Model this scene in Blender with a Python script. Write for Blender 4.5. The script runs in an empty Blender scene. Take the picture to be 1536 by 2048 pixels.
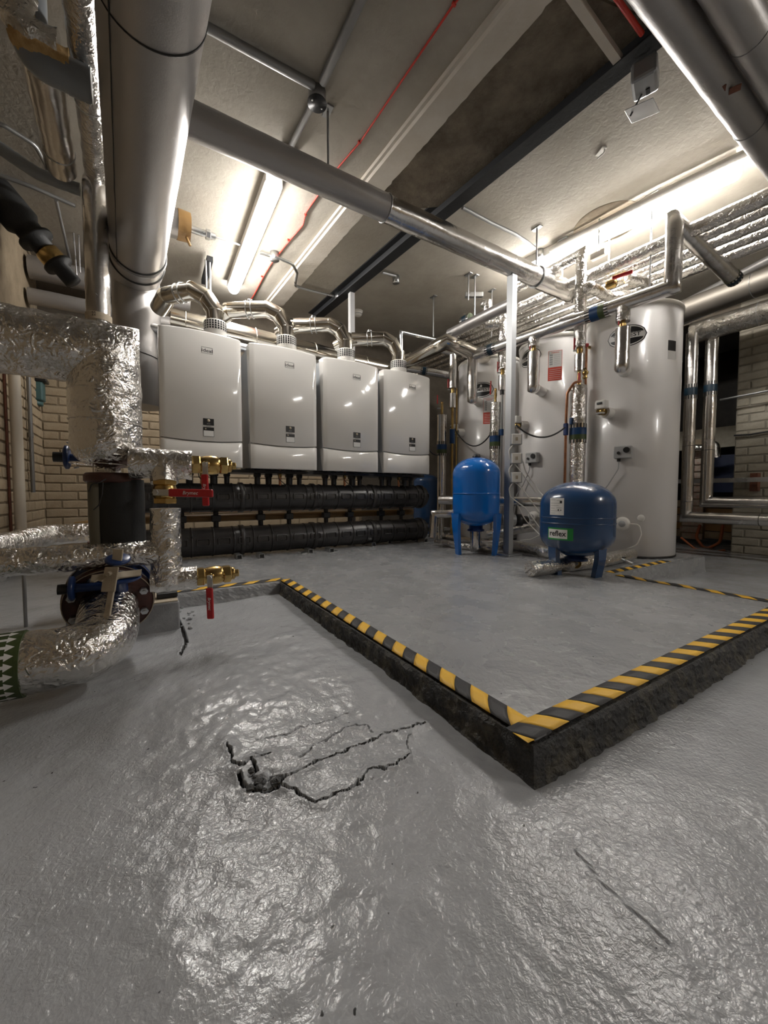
import bpy, bmesh, math, random
import numpy as np
from mathutils import Vector as V, Matrix, noise as mnoise, Quaternion
random.seed(7)
C0 = bpy.context.scene
col = C0.collection
PI = math.pi

# ------------------------------------------------------------------ camera
FPX = 775.0
CAM = V((-0.594, -0.448, 0.51))
FWD = V((0.525, 0.851, 0)).normalized()
RGT = V((FWD.y, -FWD.x, 0))
PIT = math.atan(36 / FPX)
F3 = FWD * math.cos(PIT) - V((0, 0, 1)) * math.sin(PIT)
U3 = FWD * math.sin(PIT) + V((0, 0, 1)) * math.cos(PIT)
cd = bpy.data.cameras.new('camera'); cam = bpy.data.objects.new('camera', cd); col.objects.link(cam)
cd.sensor_fit = 'VERTICAL'; cd.sensor_height = 24; cd.lens = FPX / 2048 * 24
cd.clip_start = 0.02; cd.clip_end = 60
m3 = Matrix((RGT, U3, -F3)).transposed()
cam.matrix_world = Matrix.Translation(CAM) @ m3.to_4x4()
C0.camera = cam
# ------------------------------------------------------------------ world, exposure
w = bpy.data.worlds.new('world'); C0.world = w; w.use_nodes = True
w.node_tree.nodes['Background'].inputs[0].default_value = (0.9, 0.92, 1.0, 1)
w.node_tree.nodes['Background'].inputs[1].default_value = 0.3
C0.view_settings.view_transform = 'Standard'; C0.view_settings.look = 'None'
C0.view_settings.gamma = 1; C0.view_settings.use_curve_mapping = False
C0.view_settings.exposure = 0.6
LAMP = 62.0            # radiance of the fluorescent diffusers


def ray(px, py):
    return RGT * (px - 768) + F3 * FPX + U3 * (1024 - py)


def P(px, py, X=None, Y=None, Z=None, D=None):
    r = ray(px, py)
    if X is not None: t = (X - CAM.x) / r.x
    elif Y is not None: t = (Y - CAM.y) / r.y
    elif Z is not None: t = (Z - CAM.z) / r.z
    else: t = D / FPX
    return CAM + r * t


def pix(p):
    d = V(p) - CAM
    return (768 + FPX * d.dot(RGT) / d.dot(F3), 1024 - FPX * d.dot(U3) / d.dot(F3))


# ------------------------------------------------------------------ materials
def nt(m): return m.node_tree.nodes, m.node_tree.links


def mat(name, c, rough=0.5, metal=0.0, c2=None, vs=6.0, bumps=(), rvar=0.0, emit=0, coat=0.0, spec=0.5, thr=(0.35, 0.65)):
    """principled; c2 = second colour mixed by noise of scale vs; bumps = (kind, scale, strength, distance)"""
    m = bpy.data.materials.new(name); m.use_nodes = True
    N, L = nt(m); b = N['Principled BSDF']
    b.inputs['Base Color'].default_value = (*c, 1)
    b.inputs['Roughness'].default_value = rough; b.inputs['Metallic'].default_value = metal
    b.inputs['Coat Weight'].default_value = coat; b.inputs['Specular IOR Level'].default_value = spec
    tc = N.new('ShaderNodeTexCoord')
    if c2 is not None:
        n = N.new('ShaderNodeTexNoise'); n.inputs['Scale'].default_value = vs; n.inputs['Detail'].default_value = 6
        n.inputs['Roughness'].default_value = 0.65
        L.new(tc.outputs['Object'], n.inputs['Vector'])
        r = N.new('ShaderNodeValToRGB'); r.color_ramp.elements[0].position = thr[0]; r.color_ramp.elements[1].position = thr[1]
        r.color_ramp.elements[0].color = (*c, 1); r.color_ramp.elements[1].color = (*c2, 1)
        L.new(n.outputs['Fac'], r.inputs['Fac']); L.new(r.outputs['Color'], b.inputs['Base Color'])
    if rvar:
        n = N.new('ShaderNodeTexNoise'); n.inputs['Scale'].default_value = 9; n.inputs['Detail'].default_value = 5
        L.new(tc.outputs['Object'], n.inputs['Vector'])
        mr = N.new('ShaderNodeMapRange'); mr.inputs['From Min'].default_value = 0.3; mr.inputs['From Max'].default_value = 0.7
        mr.inputs['To Min'].default_value = max(0.03, rough - rvar); mr.inputs['To Max'].default_value = rough + rvar
        L.new(n.outputs['Fac'], mr.inputs['Value']); L.new(mr.outputs['Result'], b.inputs['Roughness'])
    prev = None
    for kind, sc, st, di in bumps:
        if kind == 'v':
            n = N.new('ShaderNodeTexVoronoi'); n.inputs['Scale'].default_value = sc; out = n.outputs['Distance']
        elif kind == 'r':
            n = N.new('ShaderNodeTexNoise'); n.inputs['Scale'].default_value = sc; n.inputs['Detail'].default_value = 4
            n.inputs['Distortion'].default_value = 1.6; n.noise_type = 'RIDGED_MULTIFRACTAL' if hasattr(n, 'noise_type') else n.noise_type
            out = n.outputs['Fac']
        else:
            n = N.new('ShaderNodeTexNoise'); n.inputs['Scale'].default_value = sc; n.inputs['Detail'].default_value = 5
            n.inputs['Distortion'].default_value = 0.6; out = n.outputs['Fac']
        L.new(tc.outputs['Object'], n.inputs['Vector'])
        bp = N.new('ShaderNodeBump'); bp.inputs['Strength'].default_value = st; bp.inputs['Distance'].default_value = di
        L.new(out, bp.inputs['Height'])
        if prev: L.new(prev.outputs['Normal'], bp.inputs['Normal'])
        prev = bp
    if prev: L.new(prev.outputs['Normal'], b.inputs['Normal'])
    if emit:
        b.inputs['Emission Color'].default_value = (1.0, 0.965, 0.915, 1); b.inputs['Emission Strength'].default_value = emit
    return m


M = {}
M['floor'] = mat('floor_paint', (0.415, 0.425, 0.44), 0.17, c2=(0.355, 0.362, 0.375), vs=3.0, rvar=0.05,
                 bumps=(('n', 10, 0.16, 0.012), ('n', 48, 0.30, 0.005), ('n', 150, 0.4, 0.0018)))
def floor_relief(m, mask_lo=0.36, mask_hi=0.66, amt=0.0018, sc=110):
    """patchy orange-peel relief of thick floor paint plus dark pits"""
    N, L = nt(m); b = N['Principled BSDF']
    tc = N.new('ShaderNodeTexCoord')
    a = N.new('ShaderNodeTexNoise'); a.inputs['Scale'].default_value = sc; a.inputs['Detail'].default_value = 3; a.inputs['Distortion'].default_value = .8
    c = N.new('ShaderNodeTexNoise'); c.inputs['Scale'].default_value = 2.6; c.inputs['Detail'].default_value = 0
    for q in (a, c): L.new(tc.outputs['Object'], q.inputs['Vector'])
    mr = N.new('ShaderNodeMapRange'); mr.inputs['From Min'].default_value = mask_lo; mr.inputs['From Max'].default_value = mask_hi
    mr.inputs['To Min'].default_value = .18; mr.inputs['To Max'].default_value = 1.0
    L.new(c.outputs['Fac'], mr.inputs['Value'])
    mu = N.new('ShaderNodeMath'); mu.operation = 'MULTIPLY'; L.new(a.outputs['Fac'], mu.inputs[0]); L.new(mr.outputs['Result'], mu.inputs[1])
    bp = N.new('ShaderNodeBump'); bp.inputs['Strength'].default_value = 1.0; bp.inputs['Distance'].default_value = amt
    L.new(mu.outputs['Value'], bp.inputs['Height'])
    old = b.inputs['Normal'].links[0].from_socket if b.inputs['Normal'].links else None
    if old: L.new(old, bp.inputs['Normal'])
    L.new(bp.outputs['Normal'], b.inputs['Normal'])
    # pits: small dark specks worn through the paint
    v = N.new('ShaderNodeTexNoise'); v.inputs['Scale'].default_value = 75; v.inputs['Detail'].default_value = 2; L.new(tc.outputs['Object'], v.inputs['Vector'])
    r = N.new('ShaderNodeValToRGB'); r.color_ramp.elements[0].position = .74; r.color_ramp.elements[1].position = .77
    L.new(v.outputs['Fac'], r.inputs['Fac'])
    mx = N.new('ShaderNodeMix'); mx.data_type = 'RGBA'; base = b.inputs['Base Color'].links[0].from_socket
    L.new(r.outputs['Color'], mx.inputs['Factor']); L.new(base, mx.inputs[6]); mx.inputs[7].default_value = (.05, .05, .05, 1)
    L.new(mx.outputs[2], b.inputs['Base Color'])


floor_relief(M['floor'])
M['plinth'] = mat('plinth_paint', (0.335, 0.34, 0.348), 0.27, c2=(0.285, 0.288, 0.295), vs=4.0, rvar=0.07,
                  bumps=(('n', 6, 0.4, 0.02), ('n', 50, 0.4, 0.004)))
floor_relief(M['plinth'], .40, .75, .0012, 120)
M['kerb'] = mat('kerb_broken_concrete', (0.04, 0.04, 0.041), 0.5, c2=(0.13, 0.115, 0.085), vs=22, thr=(0.46, 0.68),
                bumps=(('n', 60, 0.9, 0.008), ('n', 190, 0.9, 0.004)))
M['ceil'] = mat('ceiling_plaster', (0.31, 0.28, 0.235), 0.85, c2=(0.39, 0.36, 0.31), vs=2.2, bumps=(('n', 30, 0.35, 0.006), ('n', 120, 0.2, 0.002)))
M['strip'] = mat('beam_plaster', (0.50, 0.45, 0.38), 0.8, c2=(0.56, 0.52, 0.46), vs=5, bumps=(('n', 60, 0.3, 0.004),))
M['stainshade'] = mat('sooty_shaded_concrete', (0.20, 0.165, 0.12), 0.9, c2=(0.085, 0.065, 0.045), vs=5, bumps=(('n', 45, 0.8, 0.01),))  # brown staining and the pipe's shadow, both in the colour
M['brick'] = mat('painted_brick', (0.41, 0.33, 0.225), 0.8, c2=(0.31, 0.235, 0.15), vs=7, bumps=(('n', 35, 0.5, 0.006),))
M['brickg'] = mat('grey_painted_brick', (0.34, 0.31, 0.25), 0.85, c2=(0.25, 0.225, 0.175), vs=7, bumps=(('n', 35, 0.5, 0.006),))
M['shadewall'] = mat('shade_painted_render', (0.075, 0.06, 0.045), 0.9, c2=(0.12, 0.10, 0.075), vs=4)  # wall render with the shade behind the pipes painted into its colour
M['mortar'] = mat('mortar', (0.27, 0.21, 0.14), 0.9, c2=(0.20, 0.155, 0.10), vs=10, bumps=(('n', 60, 0.5, 0.004),))
M['brickm'] = mat('grey_mortar', (0.25, 0.23, 0.185), 0.9, c2=(0.18, 0.16, 0.13), vs=9)
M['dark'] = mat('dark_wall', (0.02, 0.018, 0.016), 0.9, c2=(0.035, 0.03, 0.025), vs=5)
M['foil'] = mat('crinkled_foil', (0.76, 0.74, 0.71), 0.20, 1.0, rvar=0.07, bumps=(('n', 16, 0.6, 0.018), ('r', 34, 0.8, 0.007), ('n', 85, 0.8, 0.004)))
M['foil2'] = mat('smooth_foil', (0.70, 0.68, 0.66), 0.22, 1.0, rvar=0.06, bumps=(('n', 22, 0.28, 0.006), ('n', 90, 0.22, 0.0025)))
M['lag'] = mat('grey_lagging', (0.40, 0.385, 0.375), 0.40, 0.75, bumps=(('n', 14, 0.12, 0.01), ('n', 230, 0.3, 0.0012)))
M['galv'] = mat('galvanised', (0.60, 0.61, 0.62), 0.32, 1.0, rvar=0.08, bumps=(('n', 60, 0.05, 0.002),))
M['steel'] = mat('stainless', (0.66, 0.62, 0.55), 0.17, 1.0, bumps=(('n', 10, 0.04, 0.004),))
M['ductm'] = mat('dull_duct', (0.15, 0.135, 0.115), 0.5, 0.7)
M['dullzinc'] = mat('dull_zinc', (0.40, 0.41, 0.42), 0.5, 0.6)
M['bandblue'] = mat('dark_teal_tape', (0.004, 0.02, 0.036), 0.4)
M['tar'] = mat('black_sealant', (0.012, 0.011, 0.01), 0.5)
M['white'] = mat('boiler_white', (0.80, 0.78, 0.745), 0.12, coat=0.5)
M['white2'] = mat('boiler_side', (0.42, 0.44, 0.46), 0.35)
M['tank'] = mat('tank_white', (0.68, 0.66, 0.645), 0.26, coat=0.2, bumps=(('n', 3, 0.05, 0.02),))
M['tankrim'] = mat('tank_lid', (0.66, 0.63, 0.57), 0.4)
M['plastic'] = mat('white_plastic', (0.72, 0.70, 0.66), 0.4)
M['cream'] = mat('cream_pipe_paint', (0.62, 0.56, 0.47), 0.5)
M['pgrey'] = mat('grey_plastic', (0.22, 0.235, 0.25), 0.3)
M['bgrey'] = mat('grey_box', (0.36, 0.36, 0.36), 0.5)
M['black'] = mat('black_plastic', (0.012, 0.012, 0.013), 0.4)
M['epp'] = mat('black_foam_shell', (0.026, 0.024, 0.024), 0.30, c2=(0.046, 0.043, 0.042), vs=12, bumps=(('v', 260, 0.15, 0.001), ('n', 18, 0.15, 0.008)))
M['rubber'] = mat('black_rubber_lagging', (0.012, 0.012, 0.012), 0.62, bumps=(('n', 60, 0.3, 0.003),))
M['dirtshade'] = mat('crack_dirt_shade', (0.03, 0.028, 0.026), 0.85, bumps=(('n', 120, 0.6, 0.003),))
M['rsj'] = mat('black_steel', (0.008, 0.009, 0.011), 0.7, bumps=(('n', 40, 0.3, 0.003),))
M['brass'] = mat('brass', (0.60, 0.42, 0.16), 0.26, 1.0, c2=(0.42, 0.28, 0.11), vs=30)
M['copper'] = mat('copper', (0.55, 0.25, 0.14), 0.3, 1.0, c2=(0.35, 0.17, 0.1), vs=20)
M['ochre'] = mat('ochre_gas_pipe', (0.27, 0.155, 0.055), 0.45, bumps=(('n', 40, 0.2, 0.002),))
M['red'] = mat('red_grip', (0.48, 0.02, 0.025), 0.3)
M['redcab'] = mat('red_cable', (0.55, 0.035, 0.02), 0.45)
M['blue1'] = mat('bright_blue_paint', (0.005, 0.14, 0.52), 0.16, coat=0.6)
M['blue2'] = mat('dark_blue_paint', (0.018, 0.060, 0.155), 0.22, coat=0.5)
M['bluev'] = mat('valve_blue', (0.012, 0.035, 0.13), 0.3)
M['blueband'] = mat('blue_tape', (0.006, 0.045, 0.14), 0.4)
M['green'] = mat('green_tape', (0.05, 0.075, 0.022), 0.45)
M['greenlogo'] = mat('green_sticker', (0.015, 0.25, 0.05), 0.4)
M['paper'] = mat('white_sticker', (0.78, 0.77, 0.75), 0.5)
M['redsticker'] = mat('red_sticker', (0.62, 0.08, 0.05), 0.5)
M['yellow'] = mat('yellow_tape', (0.80, 0.46, 0.035), 0.55, bumps=(('n', 260, 0.25, 0.0008),))
M['tapeblack'] = mat('black_tape', (0.028, 0.026, 0.026), 0.6, bumps=(('n', 260, 0.3, 0.0008),))
M['rust'] = mat('rust', (0.10, 0.035, 0.022), 0.7, c2=(0.18, 0.06, 0.03), vs=20, bumps=(('n', 60, 0.5, 0.003),))
M['rustdark'] = mat('dark_rust', (0.035, 0.014, 0.012), 0.55, c2=(0.08, 0.025, 0.016), vs=14)
M['olive'] = mat('dirty_olive_edge', (0.13, 0.115, 0.08), 0.7)
M['tan'] = mat('dusty_beige', (0.47, 0.40, 0.30), 0.7, c2=(0.36, 0.30, 0.22), vs=15)
M['foam'] = mat('torn_foam', (0.62, 0.42, 0.20), 0.9, c2=(0.45, 0.27, 0.1), vs=30, bumps=(('n', 80, 0.9, 0.006),))
M['lamp'] = mat('lamp_diffuser', (0.9, 0.9, 0.9), 0.4, emit=LAMP)
M['clear'] = mat('lamp_clip_plastic', (0.75, 0.75, 0.78), 0.2)
M['door'] = mat('navy_board', (0.004, 0.012, 0.045), 0.5)
M['teal'] = mat('teal_box', (0.05, 0.11, 0.11), 0.5)
M['orange'] = mat('orange_hose', (0.40, 0.11, 0.035), 0.5)
M['pinkbrick'] = mat('flaked_brick', (0.42, 0.26, 0.20), 0.9, c2=(0.5, 0.45, 0.38), vs=25)
M['sleeve'] = mat('conduit_grey', (0.30, 0.30, 0.30), 0.38, 0.7)


# ------------------------------------------------------------------ mesh builder
WL = {}     # world location of every object made here


def tag(o, label=None, cat=None, group=None, kind=None):
    if label: o['label'] = label
    if cat: o['category'] = cat
    if group: o['group'] = group
    if kind: o['kind'] = kind
    return o


def thing(name, label, cat, loc, group=None, kind=None):
    o = bpy.data.objects.new(name, None); col.objects.link(o); o.location = loc; o.empty_display_size = 0.05
    WL[o.name] = V(loc)
    return tag(o, label, cat, group, kind)


def fillet(pts, br, n=8):
    pts = [V(p) for p in pts]
    if br <= 0 or len(pts) < 3: return pts
    out = [pts[0]]
    for i in range(1, len(pts) - 1):
        a, b, c = pts[i - 1], pts[i], pts[i + 1]
        d1 = (b - a).normalized(); d2 = (c - b).normalized()
        ang = d1.angle(d2)
        if ang < 0.02: out.append(b); continue
        t = min(br * math.tan(ang / 2), (b - a).length * 0.49, (c - b).length * 0.49)
        p1 = b - d1 * t; p2 = b + d2 * t
        for k in range(n + 1):
            s = k / n
            q = p1.lerp(b, s).lerp(b.lerp(p2, s), s)
            out.append(q)
    out.append(pts[-1])
    return out


class MB:
    def __init__(s): s.v = []; s.f = []; s.m = []; s.sm = []; s.mats = []
    def mi(s, m):
        if m not in s.mats: s.mats.append(m)
        return s.mats.index(m)
    def add(s, vs, fs, m, smooth=False, T=None):
        o = len(s.v); k = s.mi(m)
        for p in vs: s.v.append(tuple(T @ V(p)) if T is not None else tuple(p))
        for f in fs: s.f.append(tuple(o + i for i in f)); s.m.append(k); s.sm.append(smooth)
        return s
    def box(s, c, d, m, R=None):
        c = V(c); x, y, z = [q / 2 for q in d]
        vs = [V((i * x, j * y, k * z)) for i in (-1, 1) for j in (-1, 1) for k in (-1, 1)]
        vs = [(R @ q if R is not None else q) + c for q in vs]
        return s.add(vs, [(0, 1, 3, 2), (4, 6, 7, 5), (0, 4, 5, 1), (2, 3, 7, 6), (0, 2, 6, 4), (1, 5, 7, 3)], m)
    def rbox(s, c, d, r, m, R=None, seg=2):
        bm = bmesh.new(); bmesh.ops.create_cube(bm, size=1.0)
        for q in bm.verts: q.co = V((q.co.x * d[0], q.co.y * d[1], q.co.z * d[2]))
        bmesh.ops.bevel(bm, geom=bm.edges[:], offset=r, segments=seg, affect='EDGES', profile=0.5)
        vs = [(R @ q.co if R is not None else q.co.copy()) + V(c) for q in bm.verts]
        bm.verts.index_update()
        fs = [tuple(q.index for q in f.verts) for f in bm.faces]; bm.free()
        return s.add(vs, fs, m, False)
    def tube(s, pts, r, m, seg=20, br=0.0, nz=0.0, fr=12.0, step=0.0, caps=True, rfun=None, bn=8, mfun=None):
        pts = fillet(pts, br, bn)
        if step:
            q = [pts[0]]
            for a, b in zip(pts, pts[1:]):
                n = max(1, int((b - a).length / step))
                q += [a.lerp(b, (k + 1) / n) for k in range(n)]
            pts = q
        ds = [(b - a).normalized() for a, b in zip(pts, pts[1:])]
        up = V((0, 0, 1)) if abs(ds[0].z) < 0.9 else V((1, 0, 0))
        e1 = ds[0].cross(up).normalized(); e2 = ds[0].cross(e1).normalized()
        vs = []; L = 0
        for i, p in enumerate(pts):
            d1 = ds[max(0, i - 1)]; d2 = ds[min(i, len(ds) - 1)]
            n = (d1 + d2).normalized() if (d1 + d2).length > 1e-6 else d1
            if i: L += (pts[i] - pts[i - 1]).length
            rr = r if rfun is None else rfun(L, r)
            for k in range(seg):
                a = 2 * PI * k / seg
                o = (e1 * math.cos(a) + e2 * math.sin(a))
                R_ = rr
                if nz:
                    w_ = p + o * r
                    R_ = rr + nz * (mnoise.noise(w_ * fr) + 0.6 * mnoise.noise(w_ * fr * 2.7))
                o = o * R_
                if 0 < i < len(pts) - 1:
                    t = -o.dot(n) / d1.dot(n) if abs(d1.dot(n)) > 0.2 else 0
                    vs.append(p + o + d1 * t)
                else: vs.append(p + o)
            if i < len(ds) and i > 0:
                rq = d1.rotation_difference(d2); e1 = rq @ e1; e2 = rq @ e2
            elif i == 0 and len(ds) > 1: pass
        fs = []
        for i in range(len(pts) - 1):
            for k in range(seg):
                a = i * seg + k; b = i * seg + (k + 1) % seg
                fs.append((a, b, b + seg, a + seg))
        if mfun is None: s.add(vs, fs, m, True)
        else:
            o = len(s.v); s.v += [tuple(q) for q in vs]
            for j, f in enumerate(fs):
                s.f.append(tuple(o + q for q in f)); s.m.append(s.mi(mfun(j // seg, j % seg))); s.sm.append(True)
        if caps:
            s.add(vs[:seg], [tuple(range(seg - 1, -1, -1))], m); s.add(vs[-seg:], [tuple(range(seg))], m)
        return s
    def cyl(s, a, b, r, m, seg=20, r2=None):
        a, b = V(a), V(b)
        if r2 is None: return s.tube([a, b], r, m, seg)
        L0 = (b - a).length
        return s.tube([a, b], r, m, seg, rfun=lambda L, q: r + (r2 - r) * L / L0)
    def lathe(s, prof, o, ax, m, seg=32, smooth=True, mf=None):
        """prof [(r, h)], h along ax from o"""
        o = V(o); ax = V(ax).normalized()
        up = V((0, 0, 1)) if abs(ax.z) < 0.9 else V((1, 0, 0))
        e1 = ax.cross(up).normalized(); e2 = ax.cross(e1)
        vs = []
        for r, h in prof:
            for k in range(seg):
                a = 2 * PI * k / seg
                vs.append(o + ax * h + (e1 * math.cos(a) + e2 * math.sin(a)) * max(r, 1e-5))
        fs = []
        for i in range(len(prof) - 1):
            for k in range(seg):
                a = i * seg + k; b = i * seg + (k + 1) % seg
                fs.append((a, b, b + seg, a + seg))
        fs.append(tuple(range(seg - 1, -1, -1))); fs.append(tuple((len(prof) - 1) * seg + k for k in range(seg)))
        return s.add(vs, fs, m, smooth)
    def text(s, txt, size, m, fn, bold=0.0, sx=1.0, shear=0.0):
        """flat lettering; fn maps (x, y) centred text coordinates in metres to a world point"""
        cu = bpy.data.curves.new('t', 'FONT'); cu.body = txt; cu.size = size; cu.align_x = 'CENTER'; cu.align_y = 'CENTER'
        cu.offset = bold * size; cu.shear = shear; cu.resolution_u = 3
        ob = bpy.data.objects.new('t', cu)
        me = ob.to_mesh()
        vs = [fn(q.co.x * sx, q.co.y) for q in me.vertices]
        fs = [tuple(p.vertices) for p in me.polygons]
        s.add(vs, fs, m)
        ob.to_mesh_clear(); bpy.data.objects.remove(ob); bpy.data.curves.remove(cu)
        return s
    def build(s, name, parent=None, loc=None, recalc=True):
        if parent is not None: base = WL[parent.name]
        elif loc is not None: base = V(loc)
        else:
            a = np.array(s.v); base = V(((a[:, 0].min() + a[:, 0].max()) / 2, (a[:, 1].min() + a[:, 1].max()) / 2, a[:, 2].min()))
        me = bpy.data.meshes.new(name)
        me.from_pydata([(q[0] - base.x, q[1] - base.y, q[2] - base.z) for q in s.v], [], s.f)
        for q in s.mats: me.materials.append(M[q])
        me.polygons.foreach_set('material_index', s.m); me.polygons.foreach_set('use_smooth', s.sm)
        if recalc:
            bm = bmesh.new(); bm.from_mesh(me); bmesh.ops.recalc_face_normals(bm, faces=bm.faces[:]); bm.to_mesh(me); bm.free()
        me.update()
        o = bpy.data.objects.new(name, me); col.objects.link(o)
        if parent is not None: o.parent = parent
        else: o.location = base
        WL[o.name] = base.copy()
        return o


KIDS = {}


def copy_tree(o, loc=None, parent=None):
    c = o.copy(); col.objects.link(c)
    if parent is not None: c.parent = parent
    if loc is not None: c.location = loc
    WL[c.name] = V(c.location)
    for ch in [q for q in bpy.data.objects if q.parent == o]: copy_tree(ch, None, c)
    return c


def rotz(a): return Matrix.Rotation(a, 3, 'Z')


def frame(d, up=V((0, 0, 1))):
    d = V(d).normalized(); x = d
    y = up.cross(x).normalized(); z = x.cross(y)
    return Matrix((x, y, z)).transposed()

# ================================================================== STRUCTURE
CEIL = 2.45
XL, XR, YB, YF = -1.33, 4.1, 3.95, -3.2


def vnoise(X, Y, s, seed):
    rs = np.random.RandomState(seed); T = rs.rand(64, 64)
    x = X * s; y = Y * s
    xi = np.floor(x).astype(int); yi = np.floor(y).astype(int)
    fx = x - xi; fy = y - yi; fx = fx * fx * (3 - 2 * fx); fy = fy * fy * (3 - 2 * fy)
    g = lambda a, b: T[a % 64, b % 64]
    return (g(xi, yi) * (1 - fx) + g(xi + 1, yi) * fx) * (1 - fy) + (g(xi, yi + 1) * (1 - fx) + g(xi + 1, yi + 1) * fx) * fy - 0.5


CRACKS = [  # (pixels on the floor plane, width)
    ([(565, 1565), (610, 1542), (659, 1519), (690, 1508), (716, 1495), (750, 1486), (784, 1471), (815, 1466), (851, 1454)], 0.0022),
    ([(567, 1577), (598, 1590), (630, 1611), (668, 1596), (690, 1590), (716, 1575), (724, 1560), (736, 1546), (769, 1545), (795, 1536), (818, 1519)], 0.0024),
    ([(452, 1495), (462, 1512), (466, 1536), (485, 1540), (505, 1529), (522, 1520), (542, 1514)], 0.0030),
    ([(480, 1555), (486, 1572), (500, 1584), (529, 1587), (552, 1580), (570, 1562), (540, 1556)], 0.0045),
    ([(600, 1518), (630, 1497), (660, 1482), (692, 1463), (712, 1457), (733, 1457), (745, 1470)], 0.0014),
    ([(509, 1490), (545, 1480), (577, 1476), (600, 1462), (630, 1456), (665, 1446), (697, 1432)], 0.0008),
    ([(505, 1529), (515, 1548), (500, 1560)], 0.0028),
    ([(818, 1519), (812, 1497), (818, 1480)], 0.0010),
    ([(352, 1235), (366, 1262), (372, 1290), (362, 1312)], 0.006),
    ([(1150, 1700), (1190, 1755), (1240, 1810), (1290, 1850), (1340, 1890)], 0.0008),
]
CW = []
for pl, wd in CRACKS:
    q = [P(a, b, Z=0.0) for a, b in pl]
    CW.append(([(p.x, p.y) for p in q], wd * 0.78))


def seg_dist(X, Y, a, b):
    ax, ay = a; bx, by = b; dx, dy = bx - ax, by - ay
    t = np.clip(((X - ax) * dx + (Y - ay) * dy) / (dx * dx + dy * dy + 1e-12), 0, 1)
    return np.hypot(X - ax - t * dx, Y - ay - t * dy)


CARVE = [None]


def floor_h(X, Y):
    carve = np.zeros(X.shape)
    h = 0.012 * vnoise(X, Y, 2.3, 1) + 0.006 * vnoise(X, Y, 7, 2)
    near = np.clip(1 - (np.hypot(X + 0.4, Y - 0.55) / 1.0), 0, 1)
    h += 0.0035 * vnoise(X, Y, 26, 3) * (0.4 + near) + 0.002 * vnoise(X, Y, 60, 4) * (0.3 + near)
    h += 0.018 * np.exp(-((X + 0.10) ** 2 / 0.02 + (Y - 0.9) ** 2 / 0.5)) + 0.008 * np.exp(-((X + 0.35) ** 2 / 0.10 + (Y - 1.35) ** 2 / 0.04))
    h += 0.012 * np.exp(-((X + 0.42) ** 2 / 0.03 + (Y - 0.55) ** 2 / 0.05))
    h -= 0.045 * np.clip((X - 1.9) / 0.7, 0, 1)
    jx = X + 0.008 * vnoise(X, Y, 90, 8) + 0.004 * vnoise(X, Y, 240, 18); jy = Y + 0.008 * vnoise(X, Y, 90, 9) + 0.004 * vnoise(X, Y, 240, 19)
    for pl, wd in CW:
        d = np.full(X.shape, 9.0)
        for a, b in zip(pl, pl[1:]): d = np.minimum(d, seg_dist(jx, jy, a, b))
        wv = wd * (1.0 + 1.1 * vnoise(X, Y, 70, 11))
        cc = 0.020 * np.clip(1.9 - 1.4 * d / np.maximum(wv, 3e-4), 0, 1) * min(1, wd / 0.0018)
        h -= cc; carve = np.maximum(carve, cc)
        h += 0.004 * np.exp(-(d / 0.016) ** 2) * min(1, wd / 0.002)
    hole = P(527, 1562, Z=0)
    dd = np.hypot(X - hole.x, Y - hole.y)
    h += (0.018 * vnoise(X, Y, 90, 12) - 0.006) * np.exp(-(dd / 0.022) ** 2)
    CARVE[0] = carve
    return h


def axis(segs):
    out = []
    for a, b, st in segs: out += list(np.arange(a, b, st))
    return np.array(out + [segs[-1][1]])


gx = axis([(XL - 0.1, -0.95, 0.03), (-0.95, -0.62, 0.01), (-0.62, 0.02, 0.0017), (0.02, 0.6, 0.012), (0.6, 6.3, 0.05)])
gy = axis([(YF, -0.3, 0.03), (-0.3, -0.16, 0.008), (-0.16, 0.5, 0.0017), (0.5, 1.0, 0.008), (1.0, 2.0, 0.02), (2.0, 4.1, 0.06)])
GX, GY = np.meshgrid(gx, gy, indexing='ij')
H = floor_h(GX, GY)
nx, ny = GX.shape
ii = np.arange(nx * ny).reshape(nx, ny)
quads = np.stack([ii[:-1, :-1], ii[1:, :-1], ii[1:, 1:], ii[:-1, 1:]], -1).reshape(-1, 4)
me = bpy.data.meshes.new('floor')
me.vertices.add(nx * ny); me.vertices.foreach_set('co', np.stack([GX, GY, H], -1).ravel().astype(np.float32))
me.loops.add(len(quads) * 4); me.loops.foreach_set('vertex_index', quads.ravel().astype(np.int32))
me.polygons.add(len(quads)); me.polygons.foreach_set('loop_start', np.arange(0, len(quads) * 4, 4, dtype=np.int32))
me.polygons.foreach_set('use_smooth', np.ones(len(quads), dtype=bool))
me.materials.append(M['floor']); me.materials.append(M['dirtshade'])
cv = CARVE[0].ravel()[quads].mean(axis=1) > 0.008  # deep crack faces: grime plus the gap's shade painted in
me.polygons.foreach_set('material_index', cv.astype(np.int32))
me.update(calc_edges=True); me.validate()
fl = bpy.data.objects.new('floor', me); col.objects.link(fl); tag(fl, kind='structure'); WL['floor'] = V((0, 0, 0))

# raised plinth: top slab and rough broken kerb faces
PZ = 0.07
poly = [(0, 0), (1.6, 0), (1.6, 0.68), (2.80, 0.70), (2.80, 3.95), (-0.62, 3.95), (-0.62, 1.49), (0, 1.49)]
b = MB()
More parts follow.
